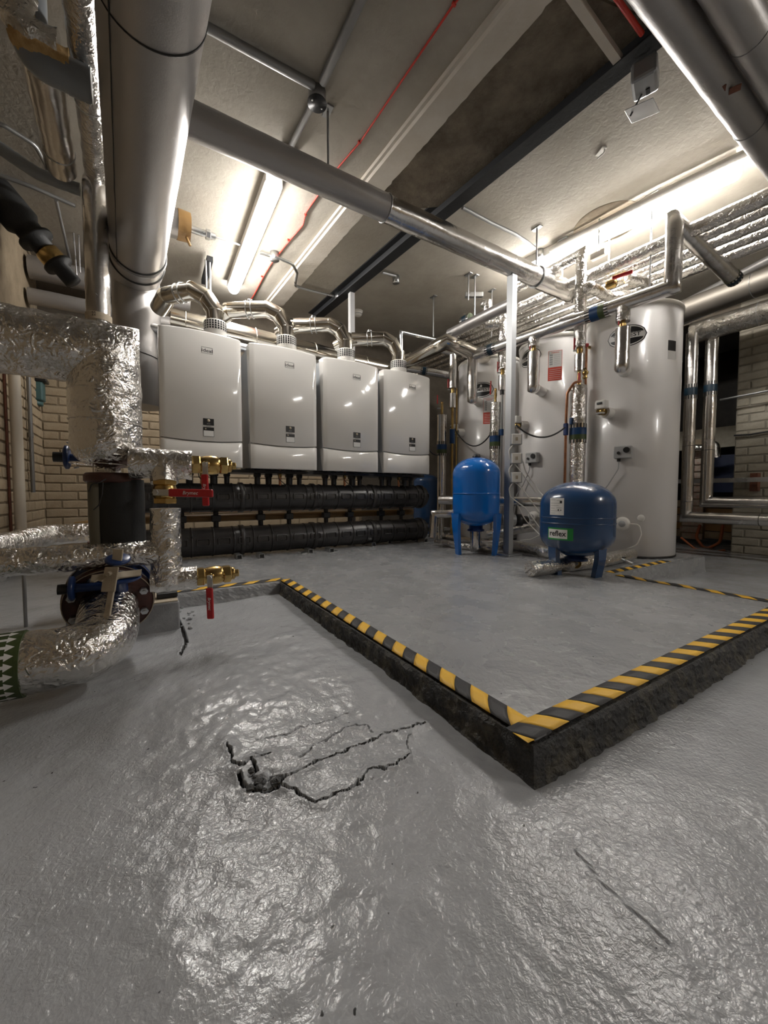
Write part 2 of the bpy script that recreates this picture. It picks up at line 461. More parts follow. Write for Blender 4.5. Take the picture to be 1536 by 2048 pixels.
# flat top split in rectangles
for (x0, x1, y0, y1) in ((0, 1.6, 0, 0.69), (0, 2.80, 0.69, 1.49), (-0.62, 2.80, 1.49, 3.95)):
    n1 = max(2, int((x1 - x0) / 0.04)); n2 = max(2, int((y1 - y0) / 0.04))
    vs = []; fs = []
    for i in range(n1 + 1):
        for j in range(n2 + 1):
            x = x0 + (x1 - x0) * i / n1; y = y0 + (y1 - y0) * j / n2
            vs.append((x, y, PZ + 0.003 * mnoise.noise(V((x * 5, y * 5, 0))) * (1 if 0 < i < n1 and 0 < j < n2 else 0)))
    for i in range(n1):
        for j in range(n2):
            a = i * (n2 + 1) + j; fs.append((a, a + n2 + 1, a + n2 + 2, a + 1))
    b.add(vs, fs, 'plinth', True)


def kerb(b, a, c, m, z_bot, lip=0.022, amp=0.006, st=0.008, ea=0.0, ec=0.0):
    """rough side from a to c, outward normal on the right-hand side"""
    a, c = V((*a, 0)), V((*c, 0)); L = (c - a).length; d = (c - a) / L; nrm = V((d.y, -d.x, 0))
    prof = [(0, 0.0), (0.002, -0.004), (lip, -0.005), (lip + 0.004, -0.012)]
    k = 8
    for j in range(1, k + 1):
        s = j / k; prof.append((lip + 0.006 + 0.016 * s ** 3, -0.012 - (PZ - 0.012 - z_bot) * s))
    n = int(L / st); vs = []; fs = []; W = len(prof)
    for i in range(n + 1):
        for j, (o, z) in enumerate(prof):
            s = L * i / n
            # mitre at the ends
            s2 = s
            if s < 0.05: s2 = s - o * ea * (1 - s / 0.05)
            if s > L - 0.05: s2 = s + o * ec * (1 - (L - s) / 0.05)
            p = a + d * s2 + nrm * o
            if j >= 3:
                q = p * 22 + V((0, 0, z * 40))
                e = amp * (mnoise.noise(q) + 0.7 * mnoise.noise(q * 2.6) + 0.4 * mnoise.noise(q * 6))
                e *= min(1.0, min(s, L - s) / .035)
                p = p + nrm * e
            elif j == 2: p = p + nrm * 0.004 * mnoise.noise(p * 40)
            vs.append((p.x, p.y, PZ + z + (0.003 * mnoise.noise(p * 50) * min(1.0, min(s, L - s) / .03) if 2 < j < W - 1 else 0)))
    for i in range(n):
        for j in range(W - 1):
            q = i * W + j; fs.append((q, q + W, q + W + 1, q + 1))
    b.add(vs, fs, m, False)


kerb(b, (0, 1.49), (0, 0), 'kerb', -0.01, ea=-1, ec=1)
kerb(b, (0, 0), (1.6, 0), 'kerb', -0.01, ea=1, ec=1)
kerb(b, (1.6, 0), (1.6, 0.68), 'kerb', -0.01, st=0.02, ea=1, ec=-1)
kerb(b, (1.6, 0.69), (2.80, 0.70), 'plinth', -0.08, lip=0.003, amp=0.001, st=0.03, ea=-1, ec=1)
kerb(b, (2.80, 0.70), (2.80, 3.95), 'plinth', -0.08, lip=0.003, amp=0.001, st=0.05, ea=1)
kerb(b, (-0.62, 1.49), (0, 1.49), 'plinth', -0.01, lip=0.004, amp=0.004, st=0.012, ea=1, ec=-1)
kerb(b, (-0.62, 3.95), (-0.62, 1.49), 'plinth', -0.01, lip=0.003, amp=0.002, st=0.05, ec=1)
tag(b.build('plinth', loc=(0, 0, 0), recalc=False), kind='structure')

# ceiling slab, downstand strip, stained and shaded slab
b = MB(); b.box(((XL + 6.3) / 2, (YF + YB) / 2, CEIL + 0.06), (6.3 - XL + 0.2, YB - YF + 0.2, 0.12), 'ceil')
tag(b.build('ceiling'), kind='structure')


def zpoly(b, pix_pts, z0, z1, m, rag=0.0, step=0.02):
    """prism between heights z0 < z1 whose outline is given on the ceiling plane z0"""
    pts = [P(x, y, Z=z0) for x, y in pix_pts]
    n = len(pts)
    vs = [(p.x, p.y, z0) for p in pts] + [(p.x, p.y, z1) for p in pts]
    b.add(vs, [tuple(range(n))] + [tuple(range(2 * n - 1, n - 1, -1))] + [(i, (i + 1) % n, n + (i + 1) % n, n + i) for i in range(n)], m)


# downstand strip (left edge ragged-free line, right edge broken plaster)
zs = 2.415
A0, A1 = P(1010, 6, Z=zs), P(528, 612, Z=zs); B0, B1 = P(1105, 0, Z=zs), P(566, 612, Z=zs)
dirv = (A1 - A0).normalized(); A0 = A0 - dirv * 1.6; B0 = B0 - (B1 - B0).normalized() * 1.6
n = 160; vs = []; fs = []
for i in range(n + 1):
    s = i / n
    a = A0.lerp(A1, s); c = B0.lerp(B1, s)
    j = 0.010 * mnoise.noise(V((i * 0.9, 0, 0))) + 0.012 * mnoise.noise(V((i * 0.21, 3, 0)))
    c = c + (c - a).normalized() * j
    g = a + (c - a).normalized() * 0.02; g2 = a + (c - a).normalized() * 0.032
    vs += [(a.x, a.y, CEIL + .01), (a.x, a.y, zs + 0.012), (g.x, g.y, zs + 0.012), (g2.x, g2.y, zs), (c.x, c.y, zs + 0.004 * mnoise.noise(V((i * .3, 9, 0)))), (c.x, c.y, CEIL + .01)]
for i in range(n):
    for k in range(5):
        q = i * 6 + k; fs.append((q, q + 1, q + 7, q + 6))
b = MB(); b.add(vs, fs, 'strip', False); tag(b.build('trim_1'), kind='structure')
# rough stained slab between the strip and the steel beam (sooty staining, with pipe shadow painted in)
b = MB(); zpoly(b, [(1105, -40), (1330, 55), (895, 412), (716, 428), (870, 262)], CEIL - 0.012, CEIL + 0.02, 'stainshade'); tag(b.build('trim_2'), kind='structure')

# black steel beam carrying the slab
zb = 2.36
q = [P(1318, 78, Z=zb), P(887, 422, Z=zb), P(638, 634, Z=zb)]
d = (q[2] - q[0]).normalized(); q0 = q[0] - d * 2.2; q1 = q[2] + d * 0.15
t = thing('steel_beam', 'long black painted steel beam running across the ceiling past the stained, shadow-darkened slab', 'beam', (q0.x, q0.y, zb))
R_ = frame(d)
L_ = (q1 - q0).length; cxy = (q0 + q1) / 2
MB().box((cxy.x, cxy.y, zb + 0.005), (L_, 0.085, 0.010), 'rsj', R_).build('bottom_flange', t)
MB().box((cxy.x, cxy.y, zb + 0.05), (L_, 0.010, 0.08), 'rsj', R_).build('web', t)
MB().box((cxy.x, cxy.y, CEIL - 0.004), (L_, 0.10, 0.012), 'rsj', R_).build('top_flange', t)
# pale boxed trunking rising to the beam, upper right
q0 = P(1130, -30, Z=2.38); q1 = P(1238, 122, Z=2.38)
MBt = MB(); MBt.box((q0 + q1) / 2, ((q1 - q0).length, 0.032, 0.03), 'strip', frame(q1 - q0))
tag(MBt.build('cable_trunking'), 'square cream painted trunking butting against the black ceiling beam at upper right', 'trunking')

# walls with real bricks
bm_ = [None]
BR = []
for k in range(3):
    bb = MB(); bb.rbox((0, 0, 0), (0.214 - 0.003 * k, 0.02, 0.064 - 0.001 * k), 0.004, 'brick', seg=1)
    BR.append(bb)
brick_meshes = {}


def bricks(wall, org, dx, nrm, s0, s1, z0, z1, matk, zoff=0.0, skip=None, depth=0.006):
    """courses on the plane through org along dx, outward normal nrm"""
    dx = V(dx); nrm = V(nrm); rz = math.atan2(dx.y, dx.x)
    if matk not in brick_meshes:
        L = []
        for k in range(3):
            me = bpy.data.meshes.new('brick'); bb = BR[k]
            me.from_pydata(bb.v, [], bb.f); me.materials.append(M[matk]); L.append(me)
        brick_meshes[matk] = L
    n = 0; r = 0; z = z0
    base = WL[wall.name]
    while z + 0.07 < z1:
        s = s0 + (0.0 if r % 2 else -0.1125)
        while s < s1 - 0.02:
            ca, cb = max(s, s0), min(s + 0.225, s1)
            if cb - ca < 0.05:
                s += 0.225; continue
            c = (ca + cb) / 2; sc = (cb - ca - 0.011) / 0.214
            if skip is None or not skip(c, z + 0.0375):
                o = bpy.data.objects.new('brick', random.choice(brick_meshes[matk])); col.objects.link(o); o.parent = wall
                p = V(org) + dx * c + nrm * (depth - 0.009 + random.uniform(-0.002, 0.002)) + V((0, 0, z + 0.0375))
                o.location = p - base; o.rotation_euler = (random.uniform(-.01, .01), random.uniform(-.008, .008), rz + random.uniform(-0.01, 0.01)); o.scale = (sc, 1, 1)
                n += 1
            s += 0.225
        z += 0.075; r += 1
    return n


b = MB(); b.box(((XL + XR) / 2, YB + 0.05, CEIL / 2), (XR - XL + 0.2, 0.10, CEIL + 0.2), 'shadewall'); b.box(((XL + 1.78) / 2, YB - .0005, .78), (1.78 - XL, .001, 1.66), 'mortar'); wb = tag(b.build('wall_back'), kind='structure')  # dark render here holds painted shade
bricks(wb, (0, YB, 0), (1, 0, 0), (0, -1, 0), XL, -0.42, 0.08, 1.60, 'brick')
bricks(wb, (0, YB, 0), (1, 0, 0), (0, -1, 0), -0.40, 1.75, 0.08, 0.80, 'brick')
b = MB(); b.box((XL - 0.05, (YF + YB) / 2, CEIL / 2), (0.10, YB - YF + 0.2, CEIL + 0.2), 'mortar'); wl = tag(b.build('wall_left'), kind='structure')
bricks(wl, (XL, 0, 0), (0, 1, 0), (1, 0, 0), 2.1, YB - 0.01, 0.08, 1.45, 'brick')
b = MB(); b.box((XL + 0.012, 3.0, 0.03), (0.024, 1.9, 0.09), 'plinth'); tag(b.build('baseboard_left'), kind='structure')
DY0, DY1 = 0.93, 1.75       # doorway in the right wall
b = MB(); b.box((XR + 0.06, (YF + DY0) / 2, CEIL / 2), (0.12, DY0 - YF, CEIL + 0.2), 'brickm')
b.box((XR + 0.06, (DY1 + YB) / 2, CEIL / 2), (0.12, YB - DY1, CEIL + 0.2), 'shadewall')
b.box((XR + 0.06, (DY1 + DY0) / 2, CEIL - 0.09), (0.12, DY1 - DY0, 0.30), 'shadewall')
wr = tag(b.build('wall_right'), kind='structure')
bricks(wr, (XR, 0, 0), (0, 1, 0), (-1, 0, 0), 0.05, DY0, -0.04, 2.15, 'brickg')
# far side of the doorway: small dark room
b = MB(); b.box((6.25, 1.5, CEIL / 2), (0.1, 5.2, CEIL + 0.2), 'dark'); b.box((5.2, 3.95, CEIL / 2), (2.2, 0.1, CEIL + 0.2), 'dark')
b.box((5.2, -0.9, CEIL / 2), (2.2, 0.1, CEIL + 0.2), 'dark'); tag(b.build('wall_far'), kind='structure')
b = MB(); b.box(((XL + XR) / 2, YF - 0.05, CEIL / 2), (XR - XL + 0.2, 0.1, CEIL + 0.2), 'mortar'); tag(b.build('wall_front'), kind='structure')


# ------------------------------------------------------------------ hazard tape
def tape(name, label, a, c, stripe=0.05, slant=0.5, z=PZ + 0.0015, wid=0.05, side=1, first=0, wav=0.0, cut0=0.0, cut1=0.0, group=None):
    """tape from a to c; the strip lies on the left (side=1) of the run; parallelogram stripes"""
    a, c = V((*a, 0)), V((*c, 0)); L = (c - a).length; d = (c - a) / L; nrm = V((-d.y, d.x, 0)) * side
    b = MB(); sl = slant * wid; k = 0; s = -abs(sl)
    cuts = []
    while s < L + abs(sl):
        cuts.append((s, s + stripe, (k + first) % 2)); s += stripe; k += 1
    def pt(s_, t_):
        s_ = min(max(s_, cut0 * t_), L - cut1 * t_)
        p = a + d * s_ + nrm * (t_ * wid)
        zz = 0.0008 * mnoise.noise(p * 30) + wav * mnoise.noise(V((s_ * 9, 1, 0)))
        p = p + nrm * wav * 0.8 * mnoise.noise(V((s_ * 7, 5, 0)))
        return p, zz
    for s0, s1, kk in cuts:
        m = 'yellow' if kk == 0 else 'tapeblack'
        nn = 4; top = []
        for i in range(nn + 1):
            for j in range(4):
                tt = j / 3
                p, zz = pt(s0 + (s1 - s0) * i / nn + sl * tt + 0.004 * math.sin(tt * 3.1), tt)
                top.append((p.x, p.y, z + zz))
        fs = [(i * 4 + j, i * 4 + j + 4, i * 4 + j + 5, i * 4 + j + 1) for i in range(nn) for j in range(3)]
        b.add(top, fs, m, True)
    o = b.build(name, recalc=False)
    md = o.modifiers.new('thick', 'SOLIDIFY'); md.thickness = 0.001; md.offset = -1
    tag(o, label, 'tape', group)
    return o


# the nearest corner is at (0,0); left run goes back along +Y, right run along +X
tape('hazard_tape', 'hazard tape along the left kerb of the plinth, running away from the near corner', (-0.016, -0.02), (-0.016, 1.50), 0.052, 1.05, side=-1, wid=0.05, first=1)
tape('hazard_tape', 'hazard tape along the right-hand kerb, from the near corner to the frame edge', (-0.03, -0.017), (1.6, -0.017), 0.052, -0.7, side=1, wid=0.05, first=0, z=PZ + 0.003)
tape('hazard_tape', 'narrow-looking wavy hazard tape on the far right edge of the plinth', (1.6, 0.66), (1.6, 0.055), 0.052, 0.9, side=-1, wid=0.05, wav=0.004)
tape('hazard_tape', 'short hazard tape at the foot of the right-hand white cylinder', (1.62, 0.70), (2.32, 0.705), 0.052, 0.9, side=1, wid=0.05)
tape('hazard_tape', 'hazard tape along the short back kerb beside the lower brass valve', (-0.6, 1.492), (0.0, 1.492), 0.055, 0.9, side=1, wid=0.05, z=PZ + 0.0025)

# ================================================================== LAMPS


def batten(label, a, c, zc, rad=0.055, exts=(), right=True):
    a = V((a.x, a.y, zc)); c = V((c.x, c.y, zc)); d = (c - a).normalized()
    t = thing('fluorescent_batten', label, 'light', ((a.x + c.x) / 2, (a.y + c.y) / 2, zc + 0.0))
    b = MB(); L = (c - a).length
    prof = [(0.0, 0.0), (rad * 0.6, 0.004), (rad * 0.95, 0.02), (rad, 0.04), (rad, L - 0.04), (rad * 0.95, L - 0.02), (rad * 0.6, L - 0.004), (0, L)]
    b.lathe(prof, a, d, 'lamp', 20); b.build('diffuser', t)
    m = (a + c) / 2
    MB().rbox((m.x, m.y, (zc + 0.004 + CEIL) / 2), (L - 0.03, rad * 2 + 0.014, CEIL - zc - 0.004), 0.006, 'plastic', frame(d)).build('housing', t)
    for k in range(5):
        q = a.lerp(c, 0.1 + 0.2 * k)
        MB().box((q.x, q.y, zc + rad * 0.75), (0.025, rad * 2.2, 0.05), 'clear', frame(d)).build('clip', t)
    return t


batten('glowing tube light on the ceiling above the left-hand white boilers', P(550, 366, Z=2.385), P(466, 580, Z=2.385), 2.385, 0.047)
batten('long glowing tube light on the ceiling above the white cylinders at right', P(1484, 336, Z=2.385), P(1030, 550, Z=2.385), 2.385, 0.050)

# ================================================================== PIPE HELPERS


def ring(b, c, ax, R, r, m, seg=32, ms=8, a0=0, a1=2 * PI):
    ax = V(ax).normalized(); up = V((0, 0, 1)) if abs(ax.z) < 0.9 else V((1, 0, 0))
    e1 = ax.cross(up).normalized(); e2 = ax.cross(e1); c = V(c)
    pts = [c + (e1 * math.cos(a0 + (a1 - a0) * k / seg) + e2 * math.sin(a0 + (a1 - a0) * k / seg)) * R for k in range(seg + 1)]
    b.tube(pts, r, m, ms)


def band(parent, p, d, R, L, name='flow_band', kind='blue', seg=32):
    """printed identification tape: arrow stripes, blue, green, stripes"""
    p = V(p); d = V(d).normalized()
    layout = {'blue': [('st', .22), ('blueband', .36), ('green', .26), ('st', .16)],
              'dark': [('st', .25), ('bandblue', .5), ('st', .25)],
              'green': [('st', .55), ('green', .45)]}[kind]
    pts = [p - d * L / 2]; cls = []
    for m, f in layout: pts.append(pts[-1] + d * L * f); cls.append(m)
    b = MB()
    b.tube(pts, R + 0.0025, 'green', seg, mfun=lambda i, k: ((('foil2' if k % 2 == 0 else 'tapeblack') if kind != 'green' else ('paper' if k % 2 == 0 else 'green')) if cls[i] == 'st' else cls[i]))
    return b.build(name, parent)


def pipe(label, pts, r, m='foil2', name='lagged_pipe', cat='pipe', br=0.0, seg=24, nz=0.0015, fr=22, step=0.03, seams=0, group=None, bands=(), sm='galv', rfun=None):
    pts = [V(p) for p in pts]
    if bands or seams:
        t = thing(name, label, cat, pts[0], group)
        MB().tube(pts, r, m, seg, br=br, nz=nz, fr=fr, step=step, rfun=rfun).build('lagging' if 'foil' in m or 'lag' in m else 'tube', t)
        for q in bands: band(t, *q)
        if seams:
            b = MB(); tot = 0
            for a, c in zip(pts, pts[1:]):
                L = (c - a).length; n = int(L / seams)
                for k in range(1, n + 1): 
                    if k * seams < L - r * 1.3: ring(b, a + (c - a) * (k * seams / L), c - a, r * 1.005, 0.0022, sm, 24, 5)
            if b.v: b.build('seam_band', t)
        return t
    b = MB(); b.tube(pts, r, m, seg, br=br, nz=nz, fr=fr, step=step, rfun=rfun)
    return tag(b.build(name, loc=pts[0]), label, cat, group)


def hexagon(b, p, ax, R, h, m): b.lathe([(R * .93, 0), (R, h * .12), (R, h * .88), (R * .93, h)], p, ax, m, 6, smooth=False)


def ball_valve(label, p, ax, L, R, sdir, hdir, hl, lever='red', writing=None, cap=True, wr=1, lw=0.022):
    """p = start of the body, ax = pipe axis, sdir = where the stem points, hdir = where the lever points"""
    p = V(p); ax = V(ax).normalized(); sdir = V(sdir).normalized(); hdir = V(hdir).normalized()
    t = thing('ball_valve', label, 'valve', p)
    b = MB(); hexagon(b, p, ax, R, L * .20, 'brass')
    b.lathe([(R * .80, L * .18), (R * .86, L * .24), (R * .95, L * .34), (R * 1.0, L * .48), (R * .95, L * .60), (R * .82, L * .70)], p, ax, 'brass', 28)
    hexagon(b, p + ax * L * .68, ax, R * .98, L * .2, 'brass')
    b.build('body', t)
    if cap:
        b = MB(); b.lathe([(R * .7, 0), (R * .7, L * .10), (R * .62, L * .13)], p + ax * L * .86, ax, 'brass', 24)
        hexagon(b, p + ax * L * .97, ax, R * .42, L * .13, 'brass'); b.build('plug', t)
    c = p + ax * L * .47
    b = MB(); b.lathe([(R * .38, 0), (R * .38, R * .35), (R * .28, R * .4)], c + sdir * R * .85, sdir, 'brass', 16)
    hexagon(b, c + sdir * R * 1.28, sdir, R * .26, R * .18, 'galv'); b.build('stem_nut', t)
    # lever: steel tongue then plastic grip
    s0 = c + sdir * (R * 1.32); k = hdir
    side = sdir.cross(k).normalized(); Rm = Matrix((k, side, sdir)).transposed()
    b = MB(); b.rbox(s0 + k * hl * .12, (hl * .34, lw * .8, 0.004), 0.0015, 'galv', Rm); b.build('lever_tongue', t)
    s1 = s0 + k * (hl * .62) + sdir * 0.006
    b = MB(); b.rbox(s1, (hl * .76, lw, 0.009), 0.004, lever, Rm, 3)
    g = b.build('lever_grip', t)
    if writing:
        up_ = sdir.cross(k)
        fn = lambda x, y: s1 + k * x * wr + up_ * y * wr + sdir * 0.0052
        MB().text(writing, lw * .62, 'paper', fn, 0.01, shear=0.2).build('lettering', t)
    return t


# ================================================================== BIG LAGGED PIPE, upper left
BX, BZ, BR_ = -0.61, 2.03, 0.15


def bxf(y): return -0.53 - 0.037 * (y - 0.82)


t = thing('lagged_main', 'very large grey lagged pipe running overhead at left, then dropping beside the first boiler', 'pipe', (BX, -1.5, BZ))
MB().tube([(bxf(-3.0), -3.0, BZ), (bxf(2.70), 2.70, BZ)], BR_, 'lag', 56, nz=0.0012, fr=5, step=0.08).build('lagging', t)
MB().tube([(BX, 2.60, BZ), (BX, 2.84, BZ), (BX, 2.85, 1.75), (BX, 2.85, 1.13)], BR_ * 0.97, 'lag', 48, br=0.12, nz=0.001, fr=5, step=0.06).build('drop_leg', t)
b = MB(); a = math.radians(48)
pts = [V((bxf(-3.0 + k * 0.1) - math.sin(a) * (BR_ + .001), -3.0 + k * 0.1, BZ - math.cos(a) * (BR_ + .001))) + V((0.002 * mnoise.noise(V((k * .7, 0, 0))), 0, 0)) for k in range(56)]
b.tube(pts, 0.0022, 'tar', 6); b.build('seam', t)
for yy in (P(340, 112, Z=BZ - BR_).y,):
    b = MB(); ring(b, (bxf(yy), yy, BZ), (0.10, 1, 0.06), BR_ + .0015, 0.0028, 'tar', 48, 6); b.build('joint', t)
for yy, rr, mm in ((2.46, 0.006, 'tar'), (2.50, 0.008, 'lag'), (2.60, 0.007, 'tar')):
    b = MB(); ring(b, (bxf(yy), yy, BZ), (-.037, 1, 0), BR_ + .001, rr, mm, 48, 8); b.build('joint', t)
b = MB(); ring(b, (BX, 2.85, 1.47), (0.1, 0.05, 1), BR_ * .97 + .001, 0.003, 'tar', 40, 6); b.build('joint', t)
pipe('crinkled foil pipe running overhead close along the left side of the huge grey pipe', [(-0.60, -3.0, 2.26), (-0.80, 2.9, 2.26)], 0.052, 'foil', nz=0.004, seams=0.6)
# bare plastic bend in torn lagging
gz = 2.20
wa, wc = P(62, 122, Z=2.15), P(190, 172, Z=2.15); wy = (wa.y + wc.y) / 2
t = thing('waste_bend', 'bare grey plastic pipe bend poking out of torn yellow foam lagging, top left', 'pipe', (wa.x, wy, 2.15))
MB().tube([(wa.x, wy, 2.40), (wa.x, wy, 2.15), (-0.735, wy, 2.15)], 0.055, 'pgrey', 32, br=0.07, bn=12).build('bend', t)
xk = P(135, 150, Z=2.15).x
MB().tube([(xk, wy, 2.15), (-0.74, wy, 2.15)], 0.0585, 'pgrey', 32).build('socket', t)
MB().tube([(wa.x - .012, wy - .012, 2.42), (wa.x - .012, wy - .014, 2.172), (-0.80, wy - .014, 2.172)], 0.0515, 'foam', 40, br=0.08, nz=0.007, fr=40, step=0.008).build('torn_foam', t)
MB().tube([(wa.x - .02, wy - .02, 2.43), (wa.x - .02, wy - .022, 2.215), (wa.x + .09, wy - .024, 2.21)], 0.058, 'foil', 40, br=0.08, nz=0.010, fr=22, step=0.01).build('foil_wrap', t)
fa_, fb_ = P(95, 180, Z=2.27), P(122, 335, Z=2.27)
pipe('foil-lagged pipe leading away from the torn grey plastic bend, top left', [fa_ - (fb_ - fa_) * .3, fb_], 0.070, 'foil2', nz=0.004, seams=0.5)
# vertical pipe behind the foil elbow
vp = P(193, 500, Y=2.3)
pipe('upright foil pipe with a cream marking tape standing just left of the huge grey drop', [(vp.x, vp.y, 1.02), (vp.x, vp.y, 2.24), (vp.x, vp.y + .25, 2.31)], 0.058, 'foil2', br=0.07, nz=0.002, seams=0.0,
     bands=())
b = MB(); b.tube([(vp.x, vp.y, 1.478), (vp.x, vp.y, 1.515)], 0.0625, 'tan', 32); o = b.build('marking_tape'); tag(o, 'cream tape with black figures around the upright foil pipe', 'tape')
ff = lambda x, y: V((vp.x, vp.y, 1.497)) + RGT * x + V((0, 0, 1)) * y - FWD * 0.0650
b = MB(); b.text('22', 0.03, 'tapeblack', lambda x, y: ff(x * .8 + .02, y), 0.01); q = b.build('figures', o)

# ---------------- dim corner, upper left
pipe('upper of two dusty lagged pipes crossing the dark top left corner', [(XL + .02, 3.6, 2.26), (-0.2, 3.6, 2.26)], 0.085, 'lag')
pipe('lower of two dusty lagged pipes crossing the dark top left corner', [(XL + .02, 3.55, 2.02), (-0.2, 3.55, 2.02)], 0.06, 'lag')
t = thing('ceiling_conduit', 'bent grey conduit curving across the dark top left corner', 'conduit', P(0, 250, Z=2.40))
MB().tube([P(-60, 225, Z=2.40), P(10, 252, Z=2.40), P(70, 290, Z=2.40), P(92, 330, Z=2.40), P(100, 362, Z=2.40)], 0.011, 'sleeve', 12, br=0.05).build('tube', t)
pipe('long thin pale conduit under the ceiling at far left', [P(-40, 335, Z=2.36), P(60, 372, Z=2.36), P(150, 412, Z=2.36)], 0.012, 'sleeve', name='ceiling_conduit', cat='conduit', seg=10)
pipe('slim ceiling conduit running away beside the dark metal hanger, upper left', [P(112, 400, Z=2.40), P(140, 520, Z=2.40)], 0.010, 'sleeve', name='ceiling_conduit', cat='conduit', seg=10)
t = thing('old_valve', 'old dark flanged valve with a tarnished brass collar in the dark top left corner', 'valve', P(60, 470, Y=2.9))
c = P(52, 455, Y=2.9); d2 = (P(95, 505, Y=2.9) - c).normalized()
MB().lathe([(.09, -.34), (.10, -.2), (.10, -.03), (.075, 0), (.075, .06), (.10, .065), (.10, .085), (.06, .09), (.06, .15)], c, d2, 'rubber', 28).build('body', t)
MB().lathe([(.066, .15), (.07, .16), (.07, .22), (.066, .23)], c, d2, 'brass', 28).build('collar', t)
MB().lathe([(.085, .23), (.085, .25), (.05, .26), (.05, .36)], c, d2, 'rubber', 28).build('tail_pipe', t)
pipe('slim grey pipe slanting across the dark top left corner', [P(-40, 270, Y=2.4), P(80, 350, Y=2.4), P(160, 380, Y=2.4)], 0.032, 'pgrey', br=.1)
# threaded hanger upper left
t = thing('pipe_hanger', 'black channel hanger with a bright threaded rod in the dark upper left corner', 'hanger', P(147, 440, Y=3.3))
MB().box(P(148, 440, Y=3.3), (0.05, 0.05, 0.18), 'rsj').build('channel', t)
MB().cyl(P(146, 455, Y=3.3), P(154, 562, Y=3.3), 0.006, 'galv', 8).build('rod', t)
MB().cyl(P(157, 470, Y=3.3), P(160, 545, Y=3.3), 0.006, 'galv', 8).build('rod', t)

# ================================================================== FOREGROUND PIPEWORK, left
EX, EY = -0.69, 1.05


def endtaper(Ltot, r0=0.095, k=0.07):
    def f(L, r):
        e = Ltot - L
        return r * (math.sqrt(max(0.12, 1 - ((k - e) / k) ** 2)) if e < k else 1)
    return f


t = thing('foil_elbow_pipe', 'big crinkled foil pipe turning from horizontal down into a thick rounded drop at left', 'pipe', (EX, EY, 0.57))
MB().tube([(-1.08, EY, .945), (EX, EY, .94), (EX, EY, .568)], 0.094, 'foil', 72, br=0.0, nz=0.0045, fr=26, step=0.008, bn=10,
          rfun=endtaper(0.39 + 0.372 - 0.02)).build('lagging', t)
MB().tube([(-1.035, EY, .90), (-1.035, EY, 1.2), (-1.035, EY, 2.40)], 0.085, 'foil', 48, nz=0.004, fr=24, step=0.012).build('riser', t)
b = MB()
for z in (.60, .73, .82): ring(b, (EX, EY, z), (0.05, 0, 1), .0955, 0.0016, 'foil', 48, 5)
b.build('foil_lap', t)
t = thing('rubber_sleeve_pipe', 'black rubber-sleeved pipe under the big foil elbow with a rusty flange on top', 'pipe', (EX, EY, .15))
MB().lathe([(.070, 0), (.076, .006), (.076, .022), (.07, .03)], (EX + .012, EY, .545), (0, 0, 1), 'rustdark', 36).build('flange', t)
MB().tube([(EX + .03, EY, .555), (EX + .03, EY, .36), (EX + .02, EY + .02, .19)], 0.066, 'rubber', 36, nz=0.002, step=0.015).build('sleeve', t)
MB().tube([(EX - .030, EY - .020, .552), (EX - .030, EY - .020, .34)], 0.022, 'olive', 12, nz=0.002, step=0.02).build('sleeve_edge', t)
b = MB(); q = P(190, 972, Y=.97)
b.tube([P(212, 958, Y=.96), P(200, 965, Y=.95), P(183, 968, Y=.95), P(178, 984, Y=.95)], 0.0018, 'black', 6, br=.01)
b.tube([P(206, 965, Y=.96), P(204, 990, Y=.95), P(198, 1010, Y=.95), P(187, 1020, Y=.95)], 0.0018, 'black', 6, br=.01); b.build('cable_tie', t)
# blue handwheel peeping out left of the big elbow
hp = P(140, 915, Y=1.16); hd = (P(115, 914, Y=1.16) - hp).normalized()
t = thing('handwheel', 'blue valve handwheel with black knob peeping out left of the big foil drop', 'valve', hp)
MB().lathe([(.030, 0), (.038, .004), (.038, .012), (.030, .016)], hp, hd, 'bluev', 28).build('wheel', t)
MB().cyl(hp + hd * .014, hp + hd * .042, .016, 'black', 20).build('knob', t)
MB().cyl(hp - hd * .10, hp, .012, 'bluev', 14).build('shaft', t)
b = MB()
for a, c in (((136, 898), (150, 900)), ((148, 936), (158, 934)), ((133, 884), (146, 889))): b.cyl(P(*a, Y=1.14), P(*c, Y=1.14), .003, 'galv', 8)
b.build('bolt', t)

# tee and drain valves
vx, vy = -0.54, 0.95
t = thing('foil_tee', 'short crinkled foil tee sticking out right of the big foil drop above the red levers', 'pipe', (EX, .97, .606))
MB().tube([(EX + .06, .985, .607), (-.46, .965, .603)], 0.047, 'foil', 48, nz=0.003, fr=34, step=0.007).build('lagging', t)
MB().tube([(vx, .965, .60), (vx, .95, .545)], 0.039, 'foil', 40, nz=0.003, fr=34, step=0.006).build('branch', t)
ball_valve('brass ball valve level with the boiler base, its red lever hanging down', (-.462, .965, .606), (1, -.0, -.0), .125, .032, -FWD, (0.02, 0, -1), .135, writing='Brymec')
ball_valve('upright brass ball valve with red lever pointing right, between the two foil sections', (vx, .95, .555), (0, 0, -1), .085, .036, -FWD, RGT + V((0, 0, -.02)), .175, writing='Brymec', cap=False, lw=.024)
t = thing('foil_drain_pipe', 'upright foil pipe below the brass valves with arms to left and right', 'pipe', (vx, .95, .2))
MB().tube([(vx, .95, .465), (vx, .95, .225)], 0.043, 'foil', 48, nz=0.0035, fr=30, step=0.007).build('lagging', t)
MB().tube([(vx + .01, .95, .33), (-.8, .94, .328), (-1.32, .93, .335)], 0.037, 'foil', 44, nz=0.003, fr=30, step=0.01).build('left_arm', t)
MB().tube([(vx - .045, .96, .238), (-.455, .95, .236)], 0.037, 'foil', 44, nz=0.003, fr=30, step=0.007).build('right_arm', t)
